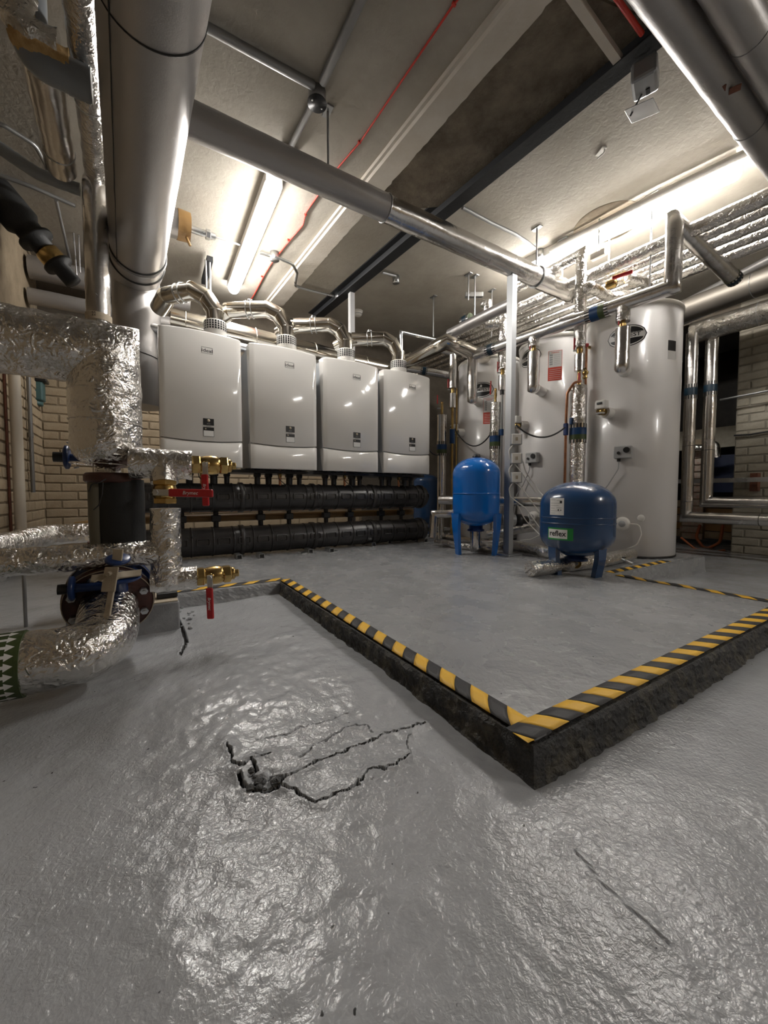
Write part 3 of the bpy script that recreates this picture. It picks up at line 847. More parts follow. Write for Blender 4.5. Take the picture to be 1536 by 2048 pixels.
ball_valve('brass ball valve near the floor with its red lever hanging over the short kerb', (-.456, .95, .238), (1, 0, 0), .12, .031, (-.5, -.85, .0), (0.02, 0.0, -1), .135, writing='Brymec')
pipe('kinked foil pipe low behind the black rubber sleeve', [(-.69, 1.62, .345), (-.93, 1.60, .345), (-1.06, 1.15, .33), (-1.25, .95, .33)], 0.042, 'foil', br=0.04, nz=0.003, step=0.015)

# foreground elbow on the floor, butterfly valve behind it
t = thing('foil_floor_elbow', 'shiny foil elbow low in the left foreground with a green arrow band', 'pipe', (EX, .77, .03))
MB().tube([(-1.6, .77, .108), (EX, .77, .108), (EX, .955, .182)], 0.0735, 'foil', 72, br=0.085, nz=0.0026, fr=26, step=0.008, bn=14).build('lagging', t)
# arrow band
b = MB(); xb0, xb1 = -1.3, P(36, 1340, Y=.70).x
b.tube([(xb0, .77, .108), (xb1, .77, .108)], 0.0765, 'green', 48, caps=True); b.build('flow_band', t)
b = MB(); nA = 22
for k in range(nA):
    a0 = 2 * PI * k / nA
    def sp(x, da): return V((x, .77 + .0775 * math.cos(a0 + da), .108 + .0775 * math.sin(a0 + da)))
    hw = 2 * PI / nA
    x1 = xb1 - 0.008
    b.add([sp(x1 - .016, -hw * .42), sp(x1, 0), sp(x1 - .016, hw * .42), sp(x1 - .016, hw * .16), sp(x1 - .07, hw * .16), sp(x1 - .07, -hw * .16), sp(x1 - .016, -hw * .16)],
          [(0, 1, 2, 3, 6), (3, 4, 5, 6)], 'paper')
    b.add([sp(x1 + .001, -hw * .5), sp(x1 + .007, -hw * .5), sp(x1 + .007, hw * .5), sp(x1 + .001, hw * .5)], [(0, 1, 2, 3)], 'green')
b.build('arrow_print', t)

fa = V((0, 1, .36)).normalized(); fc = V((EX, .945, .185))
t = thing('butterfly_valve', 'flanged blue butterfly valve with dusty lever plate behind the foreground foil elbow', 'valve', fc)
MB().lathe([(.075, 0), (.112, .002), (.115, .006), (.115, .016), (.112, .02), (.06, .022)], fc, fa, 'rustdark', 48).build('flange', t)
MB().lathe([(.100, 0), (.104, .004), (.104, .036), (.100, .04)], fc + fa * .026, fa, 'bluev', 48).build('body', t)
MB().lathe([(.06, 0), (.113, .002), (.115, .006), (.115, .016), (.112, .02), (.075, .022)], fc + fa * .070, fa, 'bluev', 48).build('flange', t)
MB().tube([fc + fa * .09, fc + fa * .13, V((EX, EY + .03, .27)), V((EX, EY + .03, .36))], 0.062, 'rust', 32, br=0.05).build('neck', t)
b = MB(); ring(b, fc + fa * .020, fa, .1155, .0012, 'tan', 48, 5, ); ring(b, fc - fa * .0, fa, .1125, .0015, 'tan', 48, 5); ring(b, fc + fa * .07, fa, .1145, .0012, 'tan', 48, 5); b.build('gasket', t)
e1 = V((1, 0, 0)); e2 = fa.cross(e1).normalized()
if e2.z < 0: e2 = -e2
for k in range(8):
    a = PI / 8 + k * PI / 4; q = fc + (e1 * math.cos(a) + e2 * math.sin(a)) * .094
    b = MB(); hexagon(b, q - fa * .012, fa, .012, .011, 'galv'); b.cyl(q - fa * .018, q + fa * .10, .006, 'galv', 10); hexagon(b, q + fa * .092, fa, .012, .011, 'galv'); b.build('bolt', t)
pn = P(240, 1152, Y=.865)
MB().cyl(pn - e2 * .07 + fa * .03, pn, .017, 'bluev', 20).build('stem_neck', t)
def dirp(ax_, ay_, bx_, by_, y): return (P(bx_, by_, Y=y) - P(ax_, ay_, Y=y))
Rt = frame((1, 0, 0), fa)
b = MB()
sec = [V((0, 0, 0))] + [V((.052 * math.cos(a), .035 * math.sin(a), 0)) for a in [PI * (-.2 + 1.4 * k / 14) for k in range(15)]]
top = [pn + e1 * q.x - fa * q.y for q in sec]; bot = [q - e2 * .006 for q in top]; n = len(sec)
b.add([*top, *bot], [tuple(range(n)), tuple(range(2 * n - 1, n - 1, -1))] + [(i, (i + 1) % n, n + (i + 1) % n, n + i) for i in range(n)], 'bluev'); b.build('notch_plate', t)
b = MB()
pts = [pn + e1 * (-.060 + .0 * k) for k in range(1)]
teeth = []
for k in range(9): teeth += [pn + e2 * .004 + e1 * (-.064 + k * .008) - fa * (.030 if k % 2 else .022)]
teeth += [pn + e2 * .004 + e1 * .05 - fa * .018, pn + e2 * .004 + e1 * .052 + fa * .014, pn + e2 * .004 - e1 * .064 + fa * .006]
n = len(teeth); b.add(teeth + [q + e2 * .004 for q in teeth], [tuple(range(n)), tuple(range(2 * n - 1, n - 1, -1))] + [(i, (i + 1) % n, n + (i + 1) % n, n + i) for i in range(n)], 'tan'); b.build('toothed_plate', t)
# dusty lever: folded strip
hy = .86
strip = [P(237, 1098, Y=hy), P(233, 1128, Y=hy - .005), P(224, 1134, Y=hy - .02), P(216, 1184, Y=hy - .035)]
b = MB()
for a, c, wd in ((strip[0], strip[1], .028), (strip[2], strip[3], .038)):
    d = (c - a); b.rbox((a + c) / 2, (d.length, wd, .005), .002, 'tan', frame(d, (V((0, 0, 1)) * .3 - FWD).normalized()))
b.build('lever_plate', t)
a, c = P(223, 1182, Y=hy - .035), P(214, 1234, Y=hy - .085)
MB().rbox((a + c) / 2, ((c - a).length, .017, .006), .002, 'tan', frame(c - a, (V((0, 0, 1)) * .3 - FWD).normalized())).build('lever_tail', t)
q = P(221, 1147, Y=hy - .025); b = MB(); b.cyl(q, q - FWD * .012, .006, 'tan', 14); b.build('pivot_screw', t)
# worm shaft to the left with its own small wheel
a, c = P(205, 1172, Y=.90), P(134, 1178, Y=.90); d = (c - a).normalized()
MB().cyl(a, c, .012, 'bluev', 18).build('shaft', t)
MB().lathe([(.028, 0), (.034, .003), (.034, .011), (.028, .014)], a.lerp(c, .78), d, 'bluev', 26).build('collar', t)
MB().cyl(c, c + d * .020, .014, 'black', 18).build('knob', t)
q = P(236, 1122, Y=.87)
b = MB(); b.lathe([(.028, 0), (.031, .003), (.031, .008), (.028, .010)], q, e2, 'bluev', 30); b.build('top_plate', t)

# concrete pier and bits around it
b = MB(); b.rbox((-.66, 1.40, .052), (.335, .45, .115), .006, 'plinth'); b.box((-.66, 1.40, .1105), (.325, .44, .004), 'tan')
tag(b.build('concrete_block'), 'low grey concrete block with dusty beige top behind the foreground foil elbow', 'block')
q = P(345, 1196, Z=.115); b = MB(); b.rbox((-.53, 1.25, .124), (.07, .05, .02), .004, 'black'); tag(b.build('rubber_pad'), 'small black pad lying on the corner of the concrete block', 'pad')
# rubble along the broken edge right of the block
for k in range(26):
    px, py = (random.uniform(358, 392), random.uniform(1205, 1268)) if k < 14 else (random.uniform(498, 560), random.uniform(1545, 1582))
    p = P(px, py, Z=0.004); b = MB(); r = random.uniform(.004, .010) if k < 14 else random.uniform(.003, .009)
    bm = bmesh.new(); bmesh.ops.create_icosphere(bm, subdivisions=1, radius=r)
    for q in bm.verts: q.co = q.co * (1 + .5 * mnoise.noise(q.co * 300 + V((k, 0, 0)))); q.co.z *= .7
    bm.verts.index_update(); b.add([p + q.co + V((0, 0, r * .3)) for q in bm.verts], [tuple(v.index for v in f.verts) for f in bm.faces], 'plinth' if k < 14 else 'kerb'); bm.free()
    o = b.build('rubble_piece')
    if k < 14: tag(o, 'grey crumb of broken concrete beside the block by the short kerb', 'rubble', 'concrete crumbs by the block')
    else: tag(o, 'dark crumb of concrete in the broken hole of the floor crack', 'rubble', 'concrete crumbs in the floor crack')

# left wall fittings
q = P(35, 900, X=-1.27)
t = thing('soil_pipe', 'cream upright pipe with a clip standing against the left brick wall', 'pipe', (q.x, q.y, 0.02))
MB().cyl((q.x, q.y, 0.0), (q.x, q.y, 1.42), .029, 'cream', 24).build('tube', t)
zc = P(38, 1062, X=-1.27).z
MB().lathe([(.031, -.012), (.034, -.010), (.034, .010), (.031, .012)], (q.x, q.y, zc), (0, 0, 1), 'cream', 24).build('clip', t)
b = MB(); b.box((q.x + .0, q.y, zc), (.008, .13, .02), 'cream'); b.build('clip_ear', t)
q = P(15, 900, X=-1.315); pipe('thin brown pipe running up the left brick wall beside the cream pipe', [(q.x, q.y, .1), (q.x, q.y, 1.6)], .008, 'rust', name='thin_pipe', seg=10, nz=0)
q = P(63, 900, X=-1.30)
t = thing('conduit_drop', 'grey conduit dropping down the brick wall under the teal box', 'conduit', (q.x, q.y, .45))
MB().cyl((q.x, q.y, P(68, 985, X=-1.30).z), (q.x, q.y, 1.40), .014, 'sleeve', 12).build('tube', t)
MB().cyl((q.x, q.y, .93), (q.x, q.y, .96), .018, 'sleeve', 12).build('saddle', t)
q = P(70, 783, Y=3.80)
t = thing('switch_box', 'small dark teal cast box on the brick wall at top of the grey conduit', 'electrical box', q)
MB().rbox(q, (.12, .10, .16), .015, 'teal', seg=2).build('housing', t)
MB().lathe([(.05, 0), (.05, .03), (.042, .035)], q - V((0, 0, .08)), (0, 0, -1), 'teal', 20).build('gland', t)
MB().rbox(q + V((0, 0, .09)), (.17, .11, .03), .008, 'black', seg=2).build('cover', t)
q = P(52, 1255, Z=0.0)
pipe('thin dark rod standing on the floor beside the left wall', [(q.x, q.y, -.005), (q.x, q.y, .33)], .006, 'sleeve', name='floor_rod', cat='rod', seg=10, nz=0)
pipe('short ochre pipe stub low against the back brick wall', [P(150, 1052, Y=3.3), P(235, 1041, Y=3.3), V((P(235, 1041, Y=3.3).x, 3.3, PZ - .06))], .03, 'ochre', name='pipe_stub', seg=14, nz=0)

# ================================================================== BOILERS
BZ0 = 0.687; BH = 0.85; BY = 2.296
BXS = [-0.263, 0.272, 0.807, 1.342]


def make_boiler():
    t = thing('gas_boiler', '', 'boiler', (0, 0, 0))
    W = 0.24; bow = 0.022
    yf = lambda x: -bow * (1 - (x / W) ** 2) + 0.012 * max(0, (abs(x) - 0.225) / 0.015) ** 2
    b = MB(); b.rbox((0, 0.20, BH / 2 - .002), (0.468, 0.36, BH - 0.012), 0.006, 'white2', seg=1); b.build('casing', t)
    def panel(name, z0f, z1f, y1=0.03):
        b = MB(); n = 28; vs = []
        for i in range(n + 1):
            x = -W + 2 * W * i / n
            z0, z1 = z0f(x), z1f(x); y = yf(x)
            vs += [(x, y1, z0), (x, y + .004, z0), (x, y, z0 + .004), (x, y - .0015, (z0 + z1) / 2), (x, y, z1 - .012), (x, y + .006, z1 - .003), (x, y + .014, z1), (x, y1 + .06, z1 + 0.0)]
        fs = [(i * 8 + k, i * 8 + k + 8, i * 8 + k + 9, i * 8 + k + 1) for i in range(n) for k in range(7)]
        b.add(vs, fs, 'white', True)
        b.add(vs[:8], [tuple(range(8))], 'white'); b.add(vs[-8:], [tuple(range(7, -1, -1))], 'white')
        return b.build(name, t)
    seam = lambda x: 0.175 - 0.016 * (1 - (x / W) ** 2)
    door = panel('door', lambda x: seam(x) + .0025, lambda x: BH + 0.006 * (1 - (x / W) ** 2))
    panel('lower_panel', lambda x: 0.0, lambda x: seam(x) - .0025)
    yy = lambda x: yf(x) - .0022
    fn = lambda x, z: V((x + .028, yy(x + .028), z))
    b = MB(); b.text('ideal', 0.029, 'black', lambda x, y: fn(x, .731 + y), 0.008, sx=1.25); b.build('lettering', door)
    b = MB()
    for (x0, x1, z0, z1) in ((-.033, -.031, .715, .751), (.031, .033, .715, .751), (-.033, .033, .7505, .7525), (-.033, .033, .713, .7145)):
        b.add([fn(x0, z0), fn(x1, z0), fn(x1, z1), fn(x0, z1)], [(0, 1, 2, 3)], 'black')
    b.build('logo_frame', door)
    def plate(nm, x0, x1, z0, z1, m, off=0.0):
        b = MB(); b.add([fn(x0, z0) - V((0, off, 0)), fn(x1, z0) - V((0, off, 0)), fn(x1, z1) - V((0, off, 0)), fn(x0, z1) - V((0, off, 0))], [(0, 1, 2, 3)], m); return b.build(nm, door)
    plate('label_plate', -.032, .032, .262, .305, 'black')
    b = MB(); b.lathe([(.009, 0), (.009, .0012)], fn(0, .292) , (0, -1, 0), 'tan', 16); b.text('ECO', .010, 'bgrey', lambda x, y: fn(x, .272 + y) - V((0, .001, 0))); b.build('label_print', door)
    plate('rating_label', -.032, .032, .190, .250, 'black')
    plate('rating_field', -.0295, .0295, .1925, .228, 'paper', .0012)
    b = MB(); b.text('efficiency', .008, 'black', lambda x, y: fn(x, .256 + y) - V((0, .001, 0)), .01); b.build('caption', door)
    b = MB(); b.lathe([(.005, 0), (.005, .001)], fn(-.018, .239), (0, -1, 0), 'tan', 12); b.build('label_dot', door)
    return t


proto = make_boiler()
side = ['leftmost of the four white wall-hung boilers, next to the huge grey pipe drop', 'second white wall-hung boiler from the left in the row of four',
        'third white wall-hung boiler from the left in the row of four', 'rightmost of the four white wall-hung boilers, nearest the cylinders']
boilers = [proto] + [copy_tree(proto) for _ in range(3)]
for o, x, s in zip(boilers, BXS, side):
    o.location = (x, BY, BZ0); WL[o.name] = V(o.location); tag(o, s, 'boiler', 'white wall-hung boilers')

# flues
pos = ['leftmost boiler', 'second boiler from the left', 'third boiler from the left', 'rightmost boiler']
FY = 2.375
fx = []
for i in range(4):
    px = (431, 573, 692, 797)[i]
    k = P(px, 660, Y=FY); fx.append(k.x)
for i in range(4):
    x = fx[i]; z0 = BZ0 + BH
    t = thing('flue_elbow_pipe', 'stainless flue rising and bending left above the ' + pos[i], 'flue', (x, FY, z0), 'stainless flue bends above the boilers')
    # perforated collar
    b = MB(); b.lathe([(.046, -0.01), (.068, -0.005), (.070, 0), (.070, .106), (.066, .110), (.046, .111)], (x, FY, z0), (0, 0, 1), 'plastic', 40); c = b.build('collar', t)
    b = MB()
    for rr in range(4):
        for k in range(26):
            a = 2 * PI * k / 26; zc = z0 + .052 + rr * .0145
            e = V((-math.sin(a), math.cos(a), 0)); o_ = V((math.cos(a), math.sin(a), 0)) * .0712 + V((x, FY, zc))
            h = .0056; b.add([o_ - e * h - V((0, 0, h)), o_ + e * h - V((0, 0, h)), o_ + e * h + V((0, 0, h)), o_ - e * h + V((0, 0, h))], [(0, 1, 2, 3)], 'black')
    b.build('perforation', c)['kind'] = 'stuff'
    zt = [P(425, 605, Y=FY).z, P(570, 648, Y=FY).z, P(688, 692, Y=FY).z, P(790, 700, Y=FY).z][i]
    ztop = 1.83
    p0 = V((x, FY, z0 + .05)); p1 = V((x, FY, ztop - .115)); p2 = V((x - .055, FY + .012, ztop - .03)); p3 = V((x - .13, FY + .03, ztop)); p4 = V((x - (.36 if i else .27), FY + .17, ztop - .01)); p5 = V((x - (.44 if i else .31), FY + .30, ztop - .05))
    MB().tube([p0, p1, p2, p3, p4], .055, 'steel', 32, br=0.0).build('tube', t)
    MB().tube([p4, p5], .058, 'steel', 32).build('socket', t)
    for q, d in ((p1, V((0, 0, 1))), (p2, (p3 - p1)), (p3, (p4 - p3))):
        b = MB(); ring(b, q, (d.normalized() + (V((0, 0, 1)) if q == p1 else (p4 - p3).normalized() if q == p3 else d * 0)).normalized(), .056, .0018, 'steel', 32, 6); b.build('weld', t)
    d = (p4 - p3).normalized(); q = p3.lerp(p4, .45)
    b = MB()
    for s in (-.018, .018): ring(b, q + d * s, d, .0585, .003, 'galv', 32, 6)
    b.build('clamp_band', t)['kind'] = 'stuff'
    b = MB(); b.rbox(q + V((0, 0, .062)), (.03, .02, .02), .003, 'galv'); b.cyl(q + V((0, -.02, .063)), q + V((0, .03, .063)), .004, 'galv', 8); b.build('clamp_bolt', t)
    if i in (1, 2, 3):
        MB().cyl(V((x, FY, z0 + .16)) + V((.03, -.03, 0)), V((x, FY, z0 + .16)) + V((.075, -.045, .01)), .009, 'steel', 14).build('test_point', t)

# flue header behind
t = thing('flue_header', 'long stainless flue header running along behind the four flue bends', 'flue', (0, 2.93, 1.78))
MB().tube([(-.40, 2.93, 1.82), (1.85, 2.93, 1.75)], .086, 'steel', 40).build('tube', t)
for k in range(9):
    x = -.30 + k * .26; b = MB(); ring(b, (x, 2.93, 1.82 - .07 * (x + .40) / 2.25), (1, 0, 0), .088, .004, 'steel', 36, 6); b.build('clamp_band', t)
pipe('straight galvanised pipe just above the boiler tops, behind the flue collars', [(-.60, 2.76, 1.672), (1.9, 2.76, 1.60)], .033, 'galv', nz=0, seams=0.9)
# ceiling strut with rods behind the flues
p = P(420, 512, Z=2.43)
t = thing('channel_bracket', 'black channel bracket on the ceiling with bright rods above the leftmost boiler', 'bracket', p)
q = P(408, 560, Z=2.43); MB().box((p + q) / 2 - V((0, 0, .02)), ((q - p).length, .045, .04), 'rsj', frame(q - p)).build('channel', t)
for a in ((412, 548), (420, 545)):
    s = P(a[0], a[1], Y=3.05); MB().cyl((s.x, s.y, 2.40), (s.x, s.y, 1.72), .007, 'galv', 8).build('rod', t)
# grey support post rising behind the third boiler
p = P(703, 640, Y=2.83)
t = thing('support_post', 'light grey upright channel post behind the third boiler', 'post', (p.x, p.y, PZ))
MB().box((p.x, p.y, (2.44 + PZ) / 2), (.045, .045, 2.44 - PZ), 'bgrey').build('channel', t)
MB().box((p.x, p.y, PZ + .004), (.12, .12, .008), 'galv').build('base_plate', t)

# headers under the boilers
HY = 2.47


def header(label, zc, x0=-0.72, x1=1.60, r=0.098):
    t = thing('boiler_header', label, 'header pipe', (x0, HY, zc - r))
    MB().lathe([(r * .6, -.03), (r * .95, -.015), (r, 0), (r, x1 - x0), (r * .95, x1 - x0 + .03), (r * .62, x1 - x0 + .06)], (x0, HY, zc), (1, 0, 0), 'epp', 48).build('shell', t)
    xs = [-0.54, -0.01, 0.53, 1.06, 1.59]
    for x in xs:
        b = MB(); b.lathe([(r, -.018), (r + .010, -.014), (r + .010, .014), (r, .018)], (x, HY, zc), (1, 0, 0), 'epp', 44); b.build('joint_collar', t)
    for x in [xs[0] + .02 + k * .053 for k in range(42)]:
        if k_skip(x): continue
    # raised ribs round the shell and framed pockets facing the room
    xr = [-.60 + .1325 * k for k in range(17)]
    for k, x in enumerate(xr):
        b = MB(); b.lathe([(r, -.006), (r + .005, -.004), (r + .005, .004), (r, .006)], (x, HY, zc), (1, 0, 0), 'epp', 40); b.build('rib', t)
        for row, th in enumerate((-4, )):
            b = MB(); w, h = .088, .052; n = 6
            out = []
            def cp(u, v_, rr):
                a = math.radians(180 - 4) + v_ / r
                return V((x + .066 + u, HY + rr * math.cos(a), zc - rr * math.sin(a) * -1))
            # rounded frame: outer and inner rectangle loops
            def loop(w_, h_, rad, rr):
                L = []
                for cx, cy, a0 in ((w_ / 2 - rad, h_ / 2 - rad, 0), (-w_ / 2 + rad, h_ / 2 - rad, 90), (-w_ / 2 + rad, -h_ / 2 + rad, 180), (w_ / 2 - rad, -h_ / 2 + rad, 270)):
                    for q in range(4):
                        a = math.radians(a0 + 30 * q); L.append(cp(cx + rad * math.cos(a), cy + rad * math.sin(a), rr))
                return L
            Ls = [loop(w, h, .012, r - .001), loop(w - .004, h - .004, .011, r + .009), loop(w - .016, h - .016, .007, r + .009), loop(w - .020, h - .020, .006, r + .0012)]
            n = 16; vs = sum(Ls, [])
            fs = [(a * n + i, a * n + (i + 1) % n, (a + 1) * n + (i + 1) % n, (a + 1) * n + i) for a in range(3) for i in range(n)] + [tuple(3 * n + i for i in range(n))]
            b.add(vs, fs, 'epp'); b.build('pocket', t)
        if k % 2 == 0:
            b = MB(); b.lathe([(.008, 0), (.008, .005), (.004, .006)], (x + .0, HY - (r + .003) * math.cos(.45), zc + (r + .003) * math.sin(.45)), (0, -math.cos(.45), math.sin(.45)), 'black', 12); b.build('clip', t)
    return t


def k_skip(x): return False


header('upper black foam-clad header pipe directly under the row of boilers', 0.485)
header('lower black foam-clad header pipe lying just above the plinth', 0.180)
pipe('ochre gas pipe running between the two black header pipes', [(-.66, 2.62, .335), (1.62, 2.62, .335)], .028, 'ochre', name='gas_pipe', nz=0, seams=0.0)
pipe('thin copper pipe running behind the ochre gas pipe', [(-.66, 2.578, .39), (1.62, 2.578, .39)], .012, 'copper', name='copper_pipe', nz=0, seg=12)
# connections from boilers down to headers
for i, x in enumerate(BXS):
    for j, (dx, y, z0_, z1_, r, m) in enumerate(((-.16, 2.47, .56, .70, .020, 'black'), (-.07, 2.50, .56, .70, .022, 'black'), (-.00, 2.44, .56, .70, .010, 'copper'), (.08, 2.47, .56, .70, .024, 'black'), (.17, 2.50, .56, .70, .018, 'black'))):
        t = thing('boiler_connection', f'{["first","second","third","fourth","fifth"][j]} short pipe from the left under the {pos[i]}', 'pipe', (x + dx, y, z0_), 'short pipes under the boilers')
        MB().cyl((x + dx, y, z0_), (x + dx, y, z1_), r, m, 16).build('tube', t)
        b = MB(); hexagon(b, (x + dx, y, .635), (0, 0, 1), r * 1.35, .028, 'black' if m != 'copper' else 'brass'); b.build('union_nut', t)
    for j, dx in enumerate((-.12, .10)):
        b = MB(); b.cyl((x + dx, 2.55, .10), (x + dx, 2.55, .47), .018, 'black', 14); b.rbox((x + dx, 2.55, .335), (.06, .05, .05), .006, 'black')
        tag(b.build('riser_pipe'), f'{["left","right"][j]} dark riser linking the two headers below the {pos[i]}', 'pipe', 'dark risers between the headers')
    b = MB(); q = [V((x - .1 + .01 * k, 2.40 - .01 * math.sin(k), .69 - .016 * k + .02 * math.sin(k * 1.3))) for k in range(12)]
    b.tube([(x - .03, 2.42, .70), (x - .02, 2.40, .62), (x + .03, 2.375, .57), (x + .05, 2.39, .50)], .003, 'black', 8, br=.03)
    tag(b.build('cable'), 'thin black cable drooping from the underside of the ' + pos[i], 'cable', 'boiler cables')
# under-boiler rail
b = MB(); b.box((.53, 2.55, .672), (2.15, .28, .022), 'black'); tag(b.build('mounting_frame'), 'black steel frame rail directly under the boilers', 'frame')
# small square frame feet peeping from under the lower header
for n_, (px, py) in enumerate(((479, 1119), (524, 1117), (622, 1107), (664, 1105), (748, 1093), (780, 1088), (852, 1085))):
    p = P(px, py, Z=PZ); s = .016
    t = thing('frame_foot', f'small square metal tube foot under the lower header, {["first","second","third","fourth","fifth","sixth","seventh"][n_]} from the left', 'foot', p, 'square feet under the lower header')
    b = MB(); y = p.y
    for (dx, dz, w_, h_) in ((-s, s, .003, 2 * s), (s, s, .003, 2 * s), (0, .0015, 2 * s, .003), (0, 2 * s - .0015, 2 * s, .003)):
        b.box((p.x + dx, y + .05, PZ + dz), (w_, .10, h_), 'galv')
    b.build('tube_end', t)
    MB().box((p.x, y + .055, PZ + s), (2 * s - .006, .09, 2 * s - .006), 'black').build('infill', t)
    if n_ in (2, 3, 6): MB().box((p.x + (-.03 if n_ != 3 else .03), y + .03, PZ + .003), (.06, .03, .006), 'galv').build('base_plate', t)

# ================================================================== VESSELS


def dome_prof(r, h0, h1, dome, n=10):
    """body between h0 and h1 with elliptical ends of height dome"""
    L = []
    for k in range(n + 1):
        a = PI / 2 * k / n; L.append((max(.004, r * math.sin(a)), h0 + dome - dome * math.cos(a)))
    for k in range(n + 1):
        a = PI / 2 * (1 - k / n); L.append((max(.004, r * math.sin(a)), h1 - dome + dome * math.cos(a)))
    return L


TFWD = FWD
c = P(951, 1107, Z=PZ); rv = .171; ztop = .51 + (988 - 915) / FPX * (c - CAM).dot(FWD) + .0
t = thing('expansion_vessel', 'tall bright blue expansion vessel on three legs', 'vessel', (c.x, c.y, PZ))
H0, H1 = PZ + .20, ztop
MB().lathe(dome_prof(rv, H0, H1, .12, 14), (c.x, c.y, 0), (0, 0, 1), 'blue1', 64).build('shell', t)
zs_ = P(951, 987, D=(c - CAM).dot(FWD) - rv).z
b = MB(); b.lathe([(rv, -.004), (rv + .0035, -.002), (rv + .0035, .002), (rv, .004)], (c.x, c.y, zs_), (0, 0, 1), 'blue1', 64); b.build('weld_seam', t)
MB().lathe([(.03, -.005), (.03, .008), (.022, .012), (.022, .02)], (c.x, c.y, H1), (0, 0, 1), 'black', 20).build('cap', t)
MB().lathe([(.062, -.03), (.062, -.018), (.05, -.012), (.05, .03)], (c.x, c.y, H0 - .002), (0, 0, 1), 'bluev', 32).build('flange', t)
th0 = math.atan2(CAM.y - c.y, CAM.x - c.x)
def vleg(t, c, rv, th, w0, w1, z1, m, fold=.022):
    b = MB(); o = V((math.cos(th), math.sin(th), 0)); e = V((-o.y, o.x, 0)); n = 8; vs = []
    for i in range(n + 1):
        s = i / n; z = PZ + (z1 - PZ) * s
        w = w0 + (w1 - w0) * s ** 1.4
        rr = rv + .002 - .020 * max(0, 1 - s * 1.5)
        for (uu, dd) in ((-1, -fold), (-1, 0), (1, 0), (1, -fold)):
            vs.append(V((c.x, c.y, z)) + o * (rr + dd) + e * uu * w / 2)
    fs = [(i * 4 + k, i * 4 + k + 4, i * 4 + k + 5, i * 4 + k + 1) for i in range(n) for k in range(3)]
    b.add(vs, fs, m); q = b.build('leg', t); md = q.modifiers.new('t', 'SOLIDIFY'); md.thickness = .003; md.offset = 0
    return q
for a in (math.radians(-62), math.radians(62), math.radians(180)): vleg(t, c, rv, th0 + a + math.radians(4), .045, .105, PZ + .30, 'blue1')
VC = c.copy()
MB().tube([(c.x, c.y, H0 - .005), (c.x, c.y, PZ + .055), (c.x + .20, c.y - .02, PZ + .05)], .040, 'foil2', 28, nz=.003, step=.02).build('connection', t)

c = P(1151, 1146, Z=PZ); rv = .190
t = thing('expansion_vessel', 'squat dark blue expansion vessel with green and white sticker', 'vessel', (c.x, c.y, PZ))
Dm = (c - CAM).dot(FWD)
H1 = .51 + (988 - 963) / FPX * Dm; H0 = P(1155, 1113, D=Dm).z
MB().lathe(dome_prof(rv, H0, H1, .125, 14), (c.x, c.y, 0), (0, 0, 1), 'blue2', 72).build('shell', t)
for py in (1044, 1056):
    z = P(1150, py - 6, D=Dm - rv).z
    b = MB(); b.lathe([(rv, -.004), (rv + .0025, -.002), (rv + .0025, .002), (rv, .004)], (c.x, c.y, z), (0, 0, 1), 'blue2', 72); b.build('weld_seam', t)
th0 = math.atan2(CAM.y - c.y, CAM.x - c.x)
for a in (-48, 52, 180):
    vleg(t, c, rv - .035, th0 + math.radians(a), .052, .058, H0 + .06, 'blue2', .025)
MB().lathe([(.06, -.02), (.06, -.006), (.045, 0), (.045, .03)], (c.x, c.y, H0 - .002), (0, 0, 1), 'bluev', 32).build('flange', t)


def wrapf(cx, cy, R, th, z0):
    return lambda s, tt, off=0.0006: V((cx + (R + off) * math.cos(th + s / R), cy + (R + off) * math.sin(th + s / R), z0 + tt))


def wplate(b, f, x0, x1, y0, y1, m, off=.0006, n=8):
    vs = []
    for i in range(n + 1):
        s = x0 + (x1 - x0) * i / n; vs += [f(s, y0, off), f(s, y1, off)]
    b.add(vs, [(2 * i, 2 * i + 2, 2 * i + 3, 2 * i + 1) for i in range(n)], m)


def hit(cx, cy, R, px, py):
    r = ray(px, py); ox, oy = CAM.x - cx, CAM.y - cy
    a = r.x ** 2 + r.y ** 2; bq = 2 * (ox * r.x + oy * r.y); cq = ox * ox + oy * oy - R * R
    D_ = bq * bq - 4 * a * cq
    s = (-bq - math.sqrt(max(D_, 0))) / (2 * a); p = CAM + r * s
    return math.atan2(p.y - cy, p.x - cx), p.z, p


th, z, _ = hit(c.x, c.y, rv, 1113, 1013); f = wrapf(c.x, c.y, rv, th, z)
b = MB(); wplate(b, f, -.040, .040, -.045, .045, 'paper'); s_ = b.build('data_sticker', t)
b = MB()
for k, (x0, x1, y) in enumerate(((-.034, -.006, .034), (0.0, .028, .030), (-.034, .03, .016), (-.034, .012, .004), (-.034, -.01, -.010), (.0, .03, -.008), (-.034, .02, -.024), (-.034, -.005, -.036))):
    wplate(b, f, x0, x1, y, y + .0022, 'bgrey', .0010, 3)
wplate(b, f, .018, .030, .018, .030, 'black', .0010, 2); wplate(b, f, .008, .014, -.022, -.014, 'black', .0010, 2); wplate(b, f, .022, .027, -.022, -.016, 'black', .001, 2)
b.build('sticker_print', s_)
th, z, _ = hit(c.x, c.y, rv, 1118, 1068); f2 = wrapf(c.x, c.y, rv, th, z)
b = MB(); wplate(b, f2, -.068, .070, -.032, .032, 'greenlogo', .0006, 12); g_ = b.build('maker_sticker', t)
b = MB(); wplate(b, f2, -.063, .042, -.024, .024, 'paper', .0010, 12); b.build('white_field', g_)
b = MB(); b.text('reflex', .040, 'black', lambda x, y: f2(x - .010, y + .001, .0016), .018, sx=.98); b.build('lettering', g_)
RC = c.copy()
